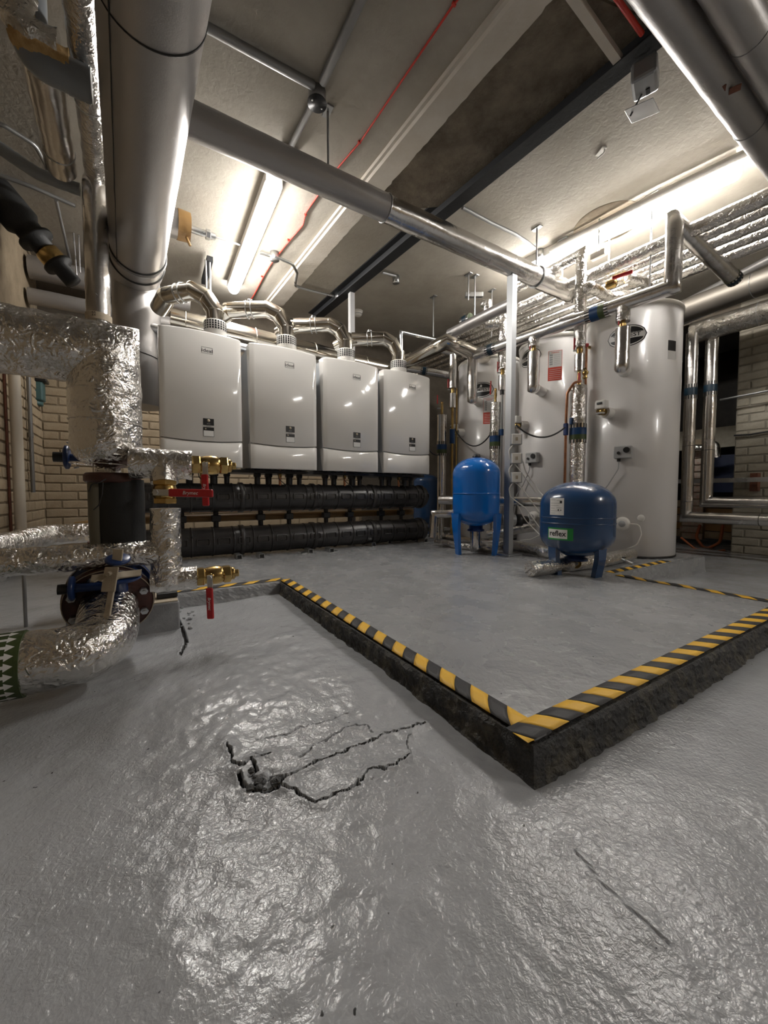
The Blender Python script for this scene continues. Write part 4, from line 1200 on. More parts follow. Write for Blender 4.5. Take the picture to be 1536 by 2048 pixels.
# drain cock under the dark blue vessel
p = P(1150, 1126, Z=PZ + .055)
t = thing('drain_valve', 'small olive brass handwheel under the squat dark blue vessel', 'valve', p)
MB().lathe([(.010, 0), (.026, .002), (.028, .008), (.028, .018), (.024, .02), (.012, .012)], p, -FWD, 'brass', 28).build('wheel', t)
MB().cyl(p - FWD * .022, p + FWD * .05, .009, 'galv', 14).build('spindle', t)
# far blue vessel behind the headers
p = P(853, 990, Y=3.0)
t = thing('expansion_vessel', 'blue expansion vessel half hidden behind the right end of the black headers', 'vessel', (p.x, p.y, PZ))
MB().lathe(dome_prof(.145, PZ + .10, P(850, 948, Y=3.0).z, .09, 12), (p.x, p.y, 0), (0, 0, 1), 'blue2', 48).build('shell', t)
for a in (0, 120, 240): vleg(t, p, .12, math.radians(a + 20), .05, .05, PZ + .2, 'blue2', .02)

# ================================================================== CYLINDERS
TK = [((2.49, 1.07), 'right-hand white cylinder, nearest of the three'), ((2.485, 1.69), 'middle white cylinder behind the metal post'), ((2.37, 2.35), 'left-hand white cylinder, farthest of the three')]
TR = 0.300; TT = 1.80
KN = ['right-hand', 'middle', 'left-hand']


def tanks():
    for i, ((cx, cy), lab) in enumerate(TK):
        t = thing('hot_water_cylinder', lab, 'water cylinder', (cx, cy, PZ), 'white hot water cylinders')
        MB().lathe([(TR - .01, 0.0), (TR, .006), (TR, TT - PZ - .03)], (cx, cy, PZ), (0, 0, 1), 'tank', 96).build('shell', t)
        MB().lathe([(TR, 0), (TR + .006, .002), (TR + .006, .022), (TR + .001, .030), (TR * .9, .045), (TR * .5, .055), (.01, .058)], (cx, cy, TT - .032), (0, 0, 1), 'tankrim', 96).build('lid', t)
        MB().lathe([(TR + .001, 0), (TR + .003, .001), (TR + .003, .012), (TR, .013)], (cx, cy, PZ + .002), (0, 0, 1), 'tar', 72).build('base_seal', t)
        # badge
        bp = ((1253, 672), (1058, 716), (962, 780))[i]
        th, z, _ = hit(cx, cy, TR, *bp); f = wrapf(cx, cy, TR, th, z)
        A_, B_ = .118, .072
        def ell(b, a_, b_, m, off, k=48):
            n = 14; vs = []; fs = []
            for q in range(n + 1):
                s = -a_ + 2 * a_ * q / n; hh = b_ * math.sqrt(max(0, 1 - (s / a_) ** 2)); vs += [f(s, -hh, off), f(s, hh, off)]
            b.add(vs, [(2 * q, 2 * q + 2, 2 * q + 3, 2 * q + 1) for q in range(n)], m)
        b = MB(); ell(b, A_, B_, 'black', .0006); bd = b.build('badge', t)
        b = MB(); ell(b, A_ - .006, B_ - .006, 'paper', .0010); b.build('badge_ring', bd)
        b = MB(); ell(b, A_ - .012, B_ - .012, 'black', .0014); b.build('badge_field', bd)
        b = MB(); wplate(b, f, -.104, .104, -.018, .018, 'paper', .0018, 12); b.build('badge_band', bd)
        b = MB(); b.text('TEMPEST', .036, 'black', lambda x, y: f(x, y + .001, .0024), .018, sx=1.13); b.build('lettering', bd)
        b = MB()
        for k in range(3): wplate(b, f, -.018 + .010 * k, -.010 + .010 * k, .024 + .006 * k, .030 + .006 * k, 'paper', .0018, 2)
        b.text('s', .05, 'paper', lambda x, y: f(x, y + .040, .0018), .02); b.build('badge_emblem', bd)
        # control box
        bp = ((1247, 905), (1068, 916), (0, 0))[i]
        if i < 2:
            th, z, p = hit(cx, cy, TR, *bp); o = V((math.cos(th), math.sin(th), 0)); e = V((-o.y, o.x, 0)); Rm = Matrix((e, o, V((0, 0, 1)))).transposed()
            u = MB(); u.rbox(p + o * .022, (.105, .05, .085), .006, 'bgrey', Rm); u = u.build('thermostat_box', t)
            MB().cyl(p + o * .047 + e * .022 + V((0, 0, .012)), p + o * .056 + e * .022 + V((0, 0, .012)), .019, 'black', 24).build('dial', u)
            MB().cyl(p + o * .047 - e * .024 + V((0, 0, -.006)), p + o * .054 - e * .024 + V((0, 0, -.006)), .010, 'black', 16).build('button', u)
            MB().cyl(p + o * .022 - e * .024 + V((0, 0, -.062)), p + o * .022 - e * .024 + V((0, 0, -.04)), .011, 'black', 14).build('gland', u)
            g0 = p + o * .022 - e * .024 + V((0, 0, -.062))
            w = MB(); w.tube([g0, g0 + V((0, 0, -.05)) + o * .01, g0 - e * .06 + V((0, 0, -.16)), g0 - e * .12 + V((0, 0, -.24)), g0 - e * .15 + V((0, 0, -.45))], .004, 'bgrey', 8, br=.05)
            w.build('cable', u)
        bp = ((1245, 1047), (1068, 1033), (0, 0))[i]
        if i < 2:
            th, z, p = hit(cx, cy, TR, *bp); o = V((math.cos(th), math.sin(th), 0))
            u = MB(); u.lathe([(.046, -.004), (.046, .012), (.040, .016), (.040, .034), (.034, .040), (.012, .041)], p, o, 'plastic', 32); u = u.build('element_cap', t)
            MB().lathe([(.022, .0405), (.021, .0425)], p, o, 'bgrey', 24).build('cap_label', u)
            f5 = wrapf(cx, cy, TR, th, z)
            w = MB(); w.tube([f5(.045, .0, .02), f5(.09, .0, .03), f5(.105, -.07, .03), f5(.08, -.14, .03), f5(.0, -.19, .04), f5(-.09, -.21, .05)], .0035, 'plastic', 8, br=.05); w.build('cable', t)
        if i == 0:
            th, z, p = hit(cx, cy, TR, 1282, 1036); o = V((math.cos(th), math.sin(th), 0))
            MB().lathe([(.022, -.003), (.022, .003), (.019, .005)], p, o, 'plastic', 28).build('blanking_plug', t)
            th, z, p = hit(cx, cy, TR, 1344, 700); f6 = wrapf(cx, cy, TR, th, z)
            b = MB(); wplate(b, f6, -.035, .035, -.062, .062, 'paper'); q = b.build('energy_sticker', t)
            b = MB(); wplate(b, f6, -.035, .035, -.005, .062, 'black', .001); b.build('sticker_print', q)
        # red and white warning label
        bp = (None, (1110, 731), (978, 822))[i]
        if bp:
            th, z, p = hit(cx, cy, TR, *bp); f7 = wrapf(cx, cy, TR, th, z)
            b = MB(); wplate(b, f7, -.052, .052, -.118, .118, 'redsticker'); q = b.build('warning_label', t)
            b = MB(); wplate(b, f7, -.049, .049, -.012, .115, 'paper', .001); b.build('white_field', q)
            b = MB()
            for k in range(5): wplate(b, f7, -.040, -.018, .006 + k * .018, .019 + k * .018, 'bgrey', .0014, 2)
            for k in range(6): wplate(b, f7, -.008, .036, .010 + k * .014, .012 + k * .014, 'bgrey', .0014, 2)
            for k in range(6): wplate(b, f7, -.042, .042, -.106 + k * .015, -.103 + k * .015, 'paper', .0014, 2)
            b.text('WARNING', .012, 'redsticker', lambda x, y: f7(x, y + .102, .0016), .02); b.build('label_print', q)
        # pipe boss with connection from the header (upper)
        bp = ((1253, 741), (1072, 778), (968, 778))[i]
        # side valve boss
        vb = ((1215, 823), (1028, 860), (900, 858))[i]


tanks()

# added batten behind the camera, unseen, as frontal fill light
batten('added fill light batten behind the viewpoint, out of view', V((2.6, -2.9, 0)), V((2.6, -1.6, 0)), 2.33, 0.045)

# ================================================================== OVERHEAD PIPES
DYv, DZ, DR = 1.45, 2.10, 0.068
t = thing('cross_pipe', 'thick silver-grey lagged pipe crossing the picture diagonally under the ceiling', 'pipe', (-.42, DYv, DZ))
xj = P(770, 430, Y=DYv).x; xe = P(1072, 570, Y=DYv).x
MB().tube([(-.42, DYv, DZ), (xj, DYv, DZ)], DR, 'lag', 44, nz=.0015, fr=12, step=.03).build('lagging', t)
MB().tube([(xj, DYv, DZ), (xe, DYv, DZ)], DR * .985, 'foil2', 44, nz=.0015, fr=16, step=.025).build('foil_lagging', t)
MB().tube([(xe, DYv, DZ), (2.30, DYv, DZ), (2.33, DYv, DZ)], DR * 1.04, 'foil2', 44, nz=.002, fr=20, step=.02, rfun=lambda L, r: r * (1 if L < 2.33 - xe - .03 else .8)).build('end_section', t)
for x in (xj, xe - .01):
    b = MB(); ring(b, (x, DYv, DZ), (1, .06, 0), DR + .002, .003, 'sleeve', 36, 6); b.build('joint', t)
b = MB(); ring(b, (xe + .002, DYv, DZ), (1, .0, 0), DR + .004, .004, 'galv', 36, 6); b.build('hanger_ring', t)


def rod(label, top, bot, r=.006, plate=True, m='galv', name='hanger_rod'):
    t = thing(name, label, 'hanger', top)
    MB().cyl(top, bot, r, m, 10).build('rod', t)
    if plate: MB().rbox(V(top) - V((0, 0, .004)), (.035, .075, .008), .002, m).build('ceiling_plate', t)
    return t


p = P(632, 270, Z=CEIL); rod('short dark hanger rod holding the diagonal lagged pipe near the red cable', V((p.x, DYv, CEIL)), V((p.x, DYv, DZ + DR)), m='sleeve')
p = P(1055, 440, Z=CEIL); rod('dark hanger rod holding the far end of the diagonal pipe', V((xe + .0, DYv, CEIL)), V((xe, DYv, DZ + DR)), m='sleeve')
# two mains at top right
for k, (y, lab) in enumerate(((.212, 'left-hand of the two big grey mains crossing the top right corner'), (.094, 'right-hand of the two big grey mains crossing the top right corner'))):
    t = thing('lagged_main', lab, 'pipe', (-1.2, y, 2.11))
    MB().tube([(-0.30, y, 2.11), (XR - .02, y, 2.11)], .0565, 'lag', 40, nz=.0012, fr=14, step=.04).build('lagging', t)
    if k == 0:
        for px, py in ((1440, 182), (1470, 180)):
            q = P(px, py, Z=2.055); b = MB(); b.rbox(q + V((0, 0, .003)), (.03, .035, .003), .001, 'rust', rotz(.4)); b.build('torn_patch', t)
    for px in (1500,):
        q = P(px, 240 if k == 0 else 100, Y=y); b = MB(); ring(b, (q.x, y, 2.11), (1, 0, .05), .0575, .0015, 'sleeve', 32, 5); b.build('joint', t)

# bundle of parallel services toward the right-hand cylinders
G0, G1 = P(1536, 392, Z=2.10), P(1150, 566, Z=2.10)
gd = (G1 - G0).normalized(); gn = V((-gd.y, gd.x, 0)); gn = gn if gn.x > 0 else -gn
BL = ['nearest pipe of the silver bundle under the long lamp', 'second pipe of the silver bundle under the long lamp', 'third pipe of the silver bundle under the long lamp', 'fourth pipe of the silver bundle under the long lamp', 'farthest and lowest pipe of the silver bundle under the long lamp']
for k in range(5):
    r = (.042, .034, .036, .034, .040)[k]
    o = gn * (.105 * k) + V((0, 0, -.01 * k + (0.0 if k else .0)))
    a = G0 - gd * .9 + o; e = G0 + gd * (3.3 - .0 * k) + o
    pipe(BL[k], [a, e], r, 'foil', seg=20, nz=.002, step=.035, group=None, bands=[(P(933, 640, Z=2.10) + o, gd, r, .10, 'flow_band', 'dark')] if k == 0 else ())
for k, (px, py) in enumerate(((1305, 388), (1126, 478), (1220, 436))):
    p = P(px, py, Z=CEIL); rod(('long bright hanger rod passing in front of the long lamp', 'short bright hanger rod left of the long lamp middle', 'hanger rod just behind the middle of the long lamp')[k], p, V((p.x, p.y, 1.80 if k == 0 else 2.12)), .005, m='galv')
t = thing('beam_clamp', 'small cream boxed clamp hanging between the lamp and the silver bundle', 'bracket', P(1197, 508, Z=2.2))
q = P(1197, 510, Z=2.2); MB().rbox(q, (.10, .04, .04), .004, 'strip', frame(gd)).build('channel', t); MB().cyl(q, V((q.x, q.y, CEIL)), .006, 'galv', 8).build('rod', t)

# pump/valve set behind the header, silver with red label
q = P(1240, 556, Z=1.98)
t = thing('strainer_valve', 'foil-wrapped brass strainer with red lever above the right-hand cylinder', 'valve', q)
MB().tube([P(1150, 600, Z=1.98), P(1178, 572, Z=1.98), P(1220, 595, Z=1.98), P(1265, 590, Z=1.98)], .036, 'foil', 28, br=.02, nz=.004, step=.012).build('lagging', t)
MB().tube([P(1255, 555, Z=2.0), P(1285, 560, Z=2.0), P(1310, 590, Z=2.0)], .034, 'foil', 28, br=.02, nz=.004, step=.012).build('lagging', t)
MB().lathe([(.02, 0), (.03, .01), (.03, .06), (.02, .07)], P(1212, 572, Z=2.0), P(1250, 558, Z=2.0) - P(1212, 572, Z=2.0), 'brass', 20).build('body', t)
MB().rbox(P(1245, 550, Z=1.99), (.12, .022, .02), .004, 'red', frame(P(1260, 546, Z=1.99) - P(1230, 556, Z=1.99))).build('lever', t)
# dark cable tray edge and duct beyond
a, c = P(1352, 628, Z=2.0), P(1536, 560, Z=2.0); d = (c - a).normalized()
pipe('wide dull steel duct passing behind the top of the right-hand cylinder', [a - d * 2.2, c + d * .1], .088, 'ductm', name='steel_duct', cat='duct', nz=.0, seams=.9)
a, c = P(1380, 600, Z=2.3), P(1536, 520, Z=2.3); d = (c - a).normalized()
pipe('slim dark pipe near the ceiling above the dull steel duct', [a - d * 1.5, c + d * .05], .03, 'lag', nz=0)
a, c = P(1370, 645, Z=1.95), P(1500, 592, Z=1.95); d = (c - a).normalized()
pipe('slim bright pipe hugging the underside of the dull steel duct', [a - d * 1.5, c + d * .2], .014, 'galv', nz=0, seg=12)
a, c = P(1430, 500, Z=2.2), P(1560, 440, Z=2.2); d = (c - a).normalized()
pipe('bright foil pipe beyond the slanting branch at far right', [a - d * .6, c + d * 1], .025, 'foil', seg=16)
# right-hand foil main with two drops
FX = 3.66
a = P(1385, 672, X=FX); c = P(1536, 617, X=FX)
zf = (a.z + c.z) / 2
pipe('fat foil pipe at right edge above the two foil drops', [(FX, a.y + .0, zf), (FX, -.3, zf)], .092, 'foil', seg=36, nz=.004, seams=.45)
pa = P(1378, 870, X=3.60); pb = P(1418, 850, X=3.70)
za = P(1378, 1034, X=3.60).z; zb_ = P(1418, 1004, X=3.70).z
pipe('left-hand of two foil drops beside the doorway, turning right along the floor', [(3.60, pa.y, zf - .02), (3.60, pa.y, za), (3.60, -.2, za)], .047, 'foil2', seg=26, nz=.002, seams=.5, bands=[((3.60, pa.y, P(1378, 785, X=3.60).z), (0, 0, -1), .047, .13, 'flow_band', 'dark')], sm='tar')
pipe('right-hand of two foil drops beside the doorway, turning right higher up', [(3.70, pb.y, zf - .06), (3.70, pb.y, zb_), (3.70, -.2, zb_)], .047, 'foil2', seg=26, nz=.002, seams=.5, bands=[((3.70, pb.y, P(1418, 778, X=3.70).z), (0, 0, -1), .047, .12, 'flow_band', 'dark')], sm='tar')
# brackets and cables on right wall
t = thing('channel_bracket', 'long slotted channel across the doorway behind the foil drops', 'bracket', (3.85, 1.0, .72))
zz = P(1480, 960, X=3.95).z
MB().box((3.95, .95, zz), (.02, 1.2, .04), 'galv').build('channel', t)
MB().box((4.05, P(1510, 965, X=4.05).y, zz - .02), (.08, .05, .16), 'rust').build('wall_pad', t)
pipe('black cable clipped along the pale brick pier at right', [P(1468, 871, X=4.07), P(1500, 869, X=4.07), P(1536, 863, X=4.07), P(1600, 850, X=4.07)], .008, 'black', name='cable', cat='cable', seg=8, nz=0)
pipe('dark twin conduit crossing the doorway at band height', [P(1440, 800, X=3.95), P(1560, 777, X=3.95)], .010, 'sleeve', name='conduit_run', cat='conduit', seg=8, nz=0)
# things seen through the doorway
t = thing('door_panel', 'navy blue board leaning beyond the doorway', 'panel', P(1440, 1000, X=4.9))
a, c = P(1412, 912, X=4.9), P(1475, 985, X=4.9)
MB().rbox((4.92, (a.y + c.y) / 2, (a.z + c.z) / 2), (.03, abs(a.y - c.y) + .25, abs(a.z - c.z)), .004, 'door').build('board', t)
a = P(1384, 1000, X=4.6); b = MB()
pier = thing('brick_pier', 'flaking pink brick pier seen between the two foil drops', 'pier', (4.6, a.y, 0))
MB().box((4.66, a.y, .56), (.10, .20, 1.1), 'mortar').build('core', pier)
bm0 = MB(); bm0.rbox((0, 0, 0), (.02, .20, .064), .004, 'pinkbrick', seg=1)
for k in range(14):
    q = MB(); q.rbox((4.602, a.y + (.01 if k % 2 else -.01), .04 + .075 * k), (.02, .19, .064), .004, 'pinkbrick', seg=1); q.build('brick', pier)
b = MB(); b.box((4.8, 1.4, 1.13), (.06, 1.2, .22), 'brickg'); tag(b.build('lintel'), 'pale painted lintel block beyond the doorway', 'lintel')
pipe('small bright foil bend glimpsed through the doorway', [P(1380, 895, X=4.5), P(1405, 896, X=4.5), P(1432, 885, X=4.5), P(1434, 915, X=4.5)], .035, 'foil', br=.05, seg=16)
for k in range(5):
    q = MB(); q.box((4.7, 1.25, .06 + .085 * k), (.05, 1.0, .075), 'ochre' if k % 2 else 'brick')
    tag(q.build('timber_plank'), f'{["lowest","second lowest","middle","second highest","highest"][k]} dusty plank stacked low beyond the doorway', 'plank', 'planks beyond the doorway')
pipe('orange hose looped on the floor beyond the doorway', [P(1400, 1050, X=4.45), P(1392, 1075, X=4.4), P(1410, 1100, X=4.35), P(1440, 1085, X=4.4), P(1446, 1050, X=4.45)], .014, 'orange', name='hose', cat='hose', br=.08, seg=10, nz=0)
pipe('orange cable trailing behind the foot of the right-hand cylinder', [P(1362, 1075, X=4.2), P(1390, 1098, X=4.2), P(1430, 1104, X=4.2), P(1450, 1100, X=4.2)], .010, 'orange', name='hose', cat='hose', br=.08, seg=10, nz=0)
b = MB(); b.box((4.15, 1.85, .35), (.05, .12, .72), 'rust'); tag(b.build('timber_post'), 'dark reddish timber post just right of the right-hand cylinder', 'post')

# ================================================================== HEADER IN FRONT OF THE CYLINDERS
HZ = 1.75
h0 = P(1345, 574, Z=HZ); h1 = P(945, 712, Z=HZ); hdir = (h1 - h0).normalized()


def on_line(a, c, px):
    lo, hi = 0.0, 1.0
    for _ in range(40):
        m = (lo + hi) / 2
        if (pix(a.lerp(c, m))[0] - px) * (pix(a)[0] - px) > 0: lo = m
        else: hi = m
    return a.lerp(c, (lo + hi) / 2)


zt = P(1343, 463, D=(h0 - CAM).dot(FWD)).z
be = P(1466, 556, Z=1.96)
pipe('bright foil header rising in a tall step in front of the white cylinders', [h1 + V((0, 0, -.30)), h1, h0, V((h0.x, h0.y, zt)), be], .045, 'foil2', seg=36, nz=.0016, step=.02,
     bands=[(on_line(h0, h1, 1196), -hdir, .045, .15, 'flow_band', 'blue'), (on_line(h0, h1, 984), -hdir, .045, .10, 'flow_band', 'dark'), (be, (be - V((h0.x, h0.y, zt))), .045, .05, 'flow_band', 'dark')])
names3 = ['right-hand', 'middle', 'left-hand']
for i, (px, ybot, lev) in enumerate(((1247, 738, 640), (1068, 778, 690), (945, 800, 738))):
    q = on_line(h0, h1, px) if i < 2 else h1
    D_ = (q - CAM).dot(FWD)
    zb1 = .51 + (988 - ybot) / FPX * D_
    cx, cy = TK[i][0]; d = (V((cx, cy, 0)) - V((q.x, q.y, 0))).normalized(); L = (V((cx, cy, 0)) - V((q.x, q.y, 0))).length - TR + .01
    t = thing('cylinder_connection', f'foil drop from the header into the upper front of the {names3[i]} white cylinder', 'pipe', (q.x, q.y, zb1))
    zv = .51 + (988 - (652, 700, 752)[i]) / FPX * D_
    if i < 2: MB().tube([(q.x, q.y, HZ - .02), (q.x, q.y, zv)], .042, 'foil', 32, nz=.002, step=.012).build('upper_lagging', t)
    MB().cyl((q.x, q.y, zv + .01), (q.x, q.y, zv - .05), .014, 'brass', 14).build('bare_section', t)
    b = MB(); hexagon(b, (q.x, q.y, zv - .03), (0, 0, 1), .021, .02, 'brass'); b.build('union', t)
    MB().tube([(q.x, q.y, zv - .04), (q.x, q.y, zb1), V((q.x, q.y, zb1 - .0)) + d * .03], .044, 'foil2', 32, nz=.002, step=.012).build('lower_lagging', t)
    MB().lathe([(.037, 0), (.037, L - .03), (.040, L - .01), (.040, L)], V((q.x, q.y, zb1 + .0)), d, 'plastic', 28).build('tank_boss', t)
    s = V((q.x, q.y, zv)) - RGT * .033 - FWD * .01
    MB().rbox(s + V((0, 0, .025)), (.012, .008, .10), .003, 'red').build('lever', t)


# ---------------- risers between the cylinders
def riser(label, px, X, segs, extra=None):
    """segs: (y_top, y_bottom, radius, material, partname)"""
    q0 = P(px, 800, X=X); t = thing('riser_pipe', label, 'pipe', (q0.x, q0.y, PZ)); D_ = (q0 - CAM).dot(FWD)
    zz = lambda y: .51 + (988 - y) / FPX * D_
    for (y0, y1, r, m, nm) in segs:
        if m == 'band': band(t, (q0.x, q0.y, zz((y0 + y1) / 2)), (0, 0, -1), r, zz(y0) - zz(y1), 'flow_band', 'blue')
        elif m == 'valve':
            b = MB(); L = zz(y0) - zz(y1)
            b.lathe([(r * .9, 0), (r, L * .1), (r * .75, L * .25), (r * 1.05, L * .5), (r * .75, L * .75), (r, L * .9), (r * .9, L)], (q0.x, q0.y, zz(y1)), (0, 0, 1), 'brass', 20); b.build('valve_body', t)
            MB().rbox(V((q0.x, q0.y, zz(y0) + .02)) - RGT * .045 - FWD * .01, (.012, .006, .085), .003, 'red').build('lever', t)
            MB().cyl(V((q0.x, q0.y, (zz(y0) + zz(y1)) / 2)), V((q0.x, q0.y, (zz(y0) + zz(y1)) / 2)) - RGT * .045, .006, 'galv', 8).build('stem', t)
        else: MB().tube([(q0.x, q0.y, zz(y0)), (q0.x, q0.y, zz(y1))], r, m, 28, nz=.002 if 'foil' in m else 0, step=.015).build(nm, t)
    return t, q0, zz


t, q0, zz = riser('tall foil riser with blue band between the middle and right-hand cylinders', 1157, 2.13, [
    (640, 702, .042, 'foil', 'upper_lagging'), (700, 714, .024, 'valve', ''), (714, 746, .034, 'foil2', 'short_lagging'), (746, 778, .012, 'brass', 'fitting'),
    (776, 852, .056, 'foil', 'lagging'), (850, 887, .0565, 'band', ''), (887, 972, .054, 'foil', 'lower_lagging'), (972, 1100, .040, 'foil2', 'foot_lagging')])
MB().tube([(q0.x, q0.y, zz(660)), (q0.x, q0.y, zz(522)), V((q0.x, q0.y, zz(522))) + gd * .55 + gn * .02], .040, 'foil', 32, nz=.002, step=.02).build('top_section', t)
c1 = V((q0.x, q0.y, zz(764))) - FWD * .03 + RGT * .03
b = MB(); b.lathe([(.010, 0), (.018, .01), (.010, .02), (.020, .035), (.022, .05), (.012, .06), (.006, .08)], c1, (0, 0, 1), 'brass', 18); b.build('air_vent', t)
MB().rbox(c1 - RGT * .045 + V((0, 0, .01)), (.016, .010, .07), .004, 'red').build('vent_lever', t)
MB().tube([V((q0.x, q0.y, zz(768))) - FWD * .03, V((q0.x, q0.y, zz(771))) - RGT * .05 - FWD * .03, V((q0.x, q0.y, zz(790))) - RGT * .088 - FWD * .01, V((q0.x, q0.y, zz(840))) - RGT * .088, V((q0.x, q0.y, zz(960))) - RGT * .088, V((q0.x, q0.y, zz(1060))) - RGT * .088], .0095, 'copper', 14, br=.04).build('copper_tube', t)
MB().rbox(V((q0.x, q0.y, zz(860))) - RGT * .088, (.03, .03, .09), .008, 'bluev').build('fitting', t)
MB().rbox(V((q0.x, q0.y, zz(845))) - RGT * .060 - FWD * .02, (.02, .02, .05), .005, 'blueband').build('clip', t)
MB().cyl(V((q0.x, q0.y, zz(700))) + RGT * .05, V((q0.x, q0.y, zz(790))) + RGT * .05, .008, 'copper', 12).build('copper_tube', t)
MB().cyl(V((q0.x, q0.y, zz(696))) + RGT * .03, V((q0.x, q0.y, zz(696))) + RGT * .10 + FWD * .05, .012, 'brass', 14).build('relief_valve', t)
MB().cyl(V((q0.x, q0.y, zz(697))) + RGT * .035 - FWD * .01, V((q0.x, q0.y, zz(697))) + RGT * .055 - FWD * .01, .013, 'red', 14).build('relief_cap', t)
MB().cyl(V((q0.x, q0.y, zz(1000))) - V((0, 0, 0)), (q0.x, q0.y, PZ), .012, 'copper', 12).build('foot', t)

t, q0, zz = riser('foil riser with blue band between the left-hand and middle cylinders', 991, 2.03, [
    (808, 868, .044, 'foil', 'lagging'), (866, 899, .0445, 'band', ''), (899, 1000, .043, 'foil', 'lower_lagging'), (780, 808, .012, 'valve', ''), (1000, 1085, .034, 'foil2', 'foot_lagging')])
MB().rbox(V((q0.x, q0.y, zz(783))) - RGT * .045, (.012, .008, .08), .003, 'red').build('vent_lever', t)
MB().cyl((q0.x, q0.y, zz(1060)), (q0.x, q0.y, PZ), .012, 'copper', 12).build('foot', t)
t, q0, zz = riser('foil drop with brass valve close left of the metal post', 1004, 2.05, [
    (640, 743, .040, 'foil', 'lagging'), (743, 755, .020, 'valve', ''), (755, 784, .032, 'foil2', 'short_lagging'), (784, 792, .018, 'black', 'end_cap'), (860, 872, .018, 'blueband', 'tape'), (792, 1040, .011, 'sleeve', 'tube')])
MB().tube([(q0.x, q0.y, zz(662)), (q0.x, q0.y, zz(655)), V((q0.x, q0.y, zz(655))) - RGT * .13 + FWD * .02, V((q0.x, q0.y, zz(615))) - RGT * .13 + FWD * .02, V((q0.x, q0.y, zz(610))) - RGT * .13 + FWD * .02 + gd * .05], .036, 'foil', 26, nz=.002, step=.02).build('offset_section', t)
t, q0, zz = riser('slim foil riser with brass fittings in front of the left-hand cylinder', 905, 1.93, [
    (716, 780, .036, 'foil2', 'lagging'), (775, 790, .018, 'valve', ''), (790, 818, .032, 'foil2', 'short_lagging'), (818, 1050, .012, 'brass', 'tube'), (860, 888, .024, 'blueband', 'tape')])
MB().tube([(q0.x, q0.y, zz(722)), (q0.x, q0.y, zz(712)), V((q0.x, q0.y, zz(700))) - RGT * .19 + FWD * .02], .026, 'foil2', 22, nz=.001, step=.02).build('top_section', t)
MB().cyl((q0.x, q0.y, zz(1050)), (q0.x, q0.y, PZ), .012, 'brass', 12).build('foot', t)
MB().cyl(V((q0.x, q0.y, zz(780))) + RGT * .04, V((q0.x, q0.y, zz(940))) + RGT * .04, .007, 'brass', 10).build('gauge_tube', t)
t, q0, zz = riser('foil riser with blue band just right of the rightmost boiler', 884, 1.87, [
    (806, 832, .014, 'valve', ''), (832, 886, .046, 'foil2', 'lagging'), (884, 912, .0465, 'band', ''), (912, 1030, .042, 'foil2', 'lower_lagging')])
MB().tube([(q0.x, q0.y, zz(1025)), (q0.x, q0.y, PZ)], .028, 'foil2', 20).build('foot', t)

# zone valves on the cylinder fronts
for i, (px, py, lab) in enumerate(((1208, 822, 'right-hand'), (1040, 848, 'middle'), (922, 862, 'left-hand'))):
    cx, cy = TK[i][0]; th, z, p = hit(cx, cy, TR, px + (10, 12, 4)[i], py + 4)
    o = V((math.cos(th), math.sin(th), 0)); e = V((-o.y, o.x, 0))
    t = thing('zone_valve', f'white motorised valve sticking out of the {lab} cylinder', 'valve', p)
    MB().cyl(p - o * .01, p + o * .07, .040, 'plastic', 28).build('boss', t)
    MB().lathe([(.024, 0), (.026, .01), (.022, .03), (.028, .045)], p + o * .07, o, 'brass', 20).build('body', t)
    MB().rbox(p + o * .10 - e * .0 + V((0, 0, .045)), (.075, .055, .06), .01, 'plastic', Matrix((e, o, V((0, 0, 1)))).transposed()).build('actuator', t)
    MB().rbox(p + o * .132 + V((0, 0, .05)), (.035, .008, .014), .003, 'black', Matrix((e, o, V((0, 0, 1)))).transposed()).build('slot', t)
    MB().lathe([(.028, 0), (.028, .006), (.02, .008)], p + o * .115 - V((0, 0, .012)), (0, 0, -1), 'galv', 20).build('dial', t)

# ---------------- metal post with three isolators
pp = P(1024, 575, Y=DYv)
t = thing('support_post', 'bright galvanised channel post standing in front of the middle cylinder', 'post', (pp.x, DYv, PZ))
b = MB(); b.box((pp.x, DYv, (PZ + DZ - DR) / 2), (.045, .05, DZ - DR - PZ), 'dullzinc'); b.build('channel', t)
MB().rbox((pp.x, DYv, PZ + .006), (.14, .14, .012), .002, 'galv').build('base_plate', t)
D_ = (pp - CAM).dot(FWD)
for k, y in enumerate((622, 788)):
    q = P(1022, y, D=D_ - .03); MB().lathe([(.006, 0), (.006, .003)], q, -FWD, 'galv', 12).build('bolt', t)
for k, y in enumerate((879, 917, 955)):
    q = P(1032, y, D=D_ - .055)
    s = thing('isolator_switch', ('upper', 'middle', 'lower')[k] + ' of three small white isolator switches on the metal post', 'switch', q)
    MB().rbox(q, (.075, .05, .075), .006, 'bgrey', frame(RGT)).build('back_box', s)
    u = MB(); u.rbox(q - FWD * .028 - RGT * .006, (.062, .008, .068), .003, 'plastic', frame(RGT)); u = u.build('front_plate', s)
    MB().rbox(q - FWD * .034 - RGT * .006, (.016, .006, .024), .002, 'tan', frame(RGT)).build('rocker', u)
    w = MB(); g = q - V((0, 0, .035)) - RGT * .02
    w.tube([g, g + V((0, 0, -.04)) - RGT * .03, g + V((0, 0, -.10)) - RGT * .02, g + V((0, 0, -.18)) + RGT * (.05 + .02 * k), g + V((0, 0, -.34)) + RGT * (.16 + .02 * k) - FWD * .02], .0042, 'plastic', 8, br=.04)
    w.build('cable', s)
pipe('white cable drooping from the isolators to behind the dark blue vessel', [P(1040, 905, D=D_), P(1052, 945, D=D_), P(1080, 985, D=D_ - .1), P(1100, 1005, D=D_ - .2)], .004, 'plastic', name='cable', cat='cable', br=.1, seg=8, nz=0)
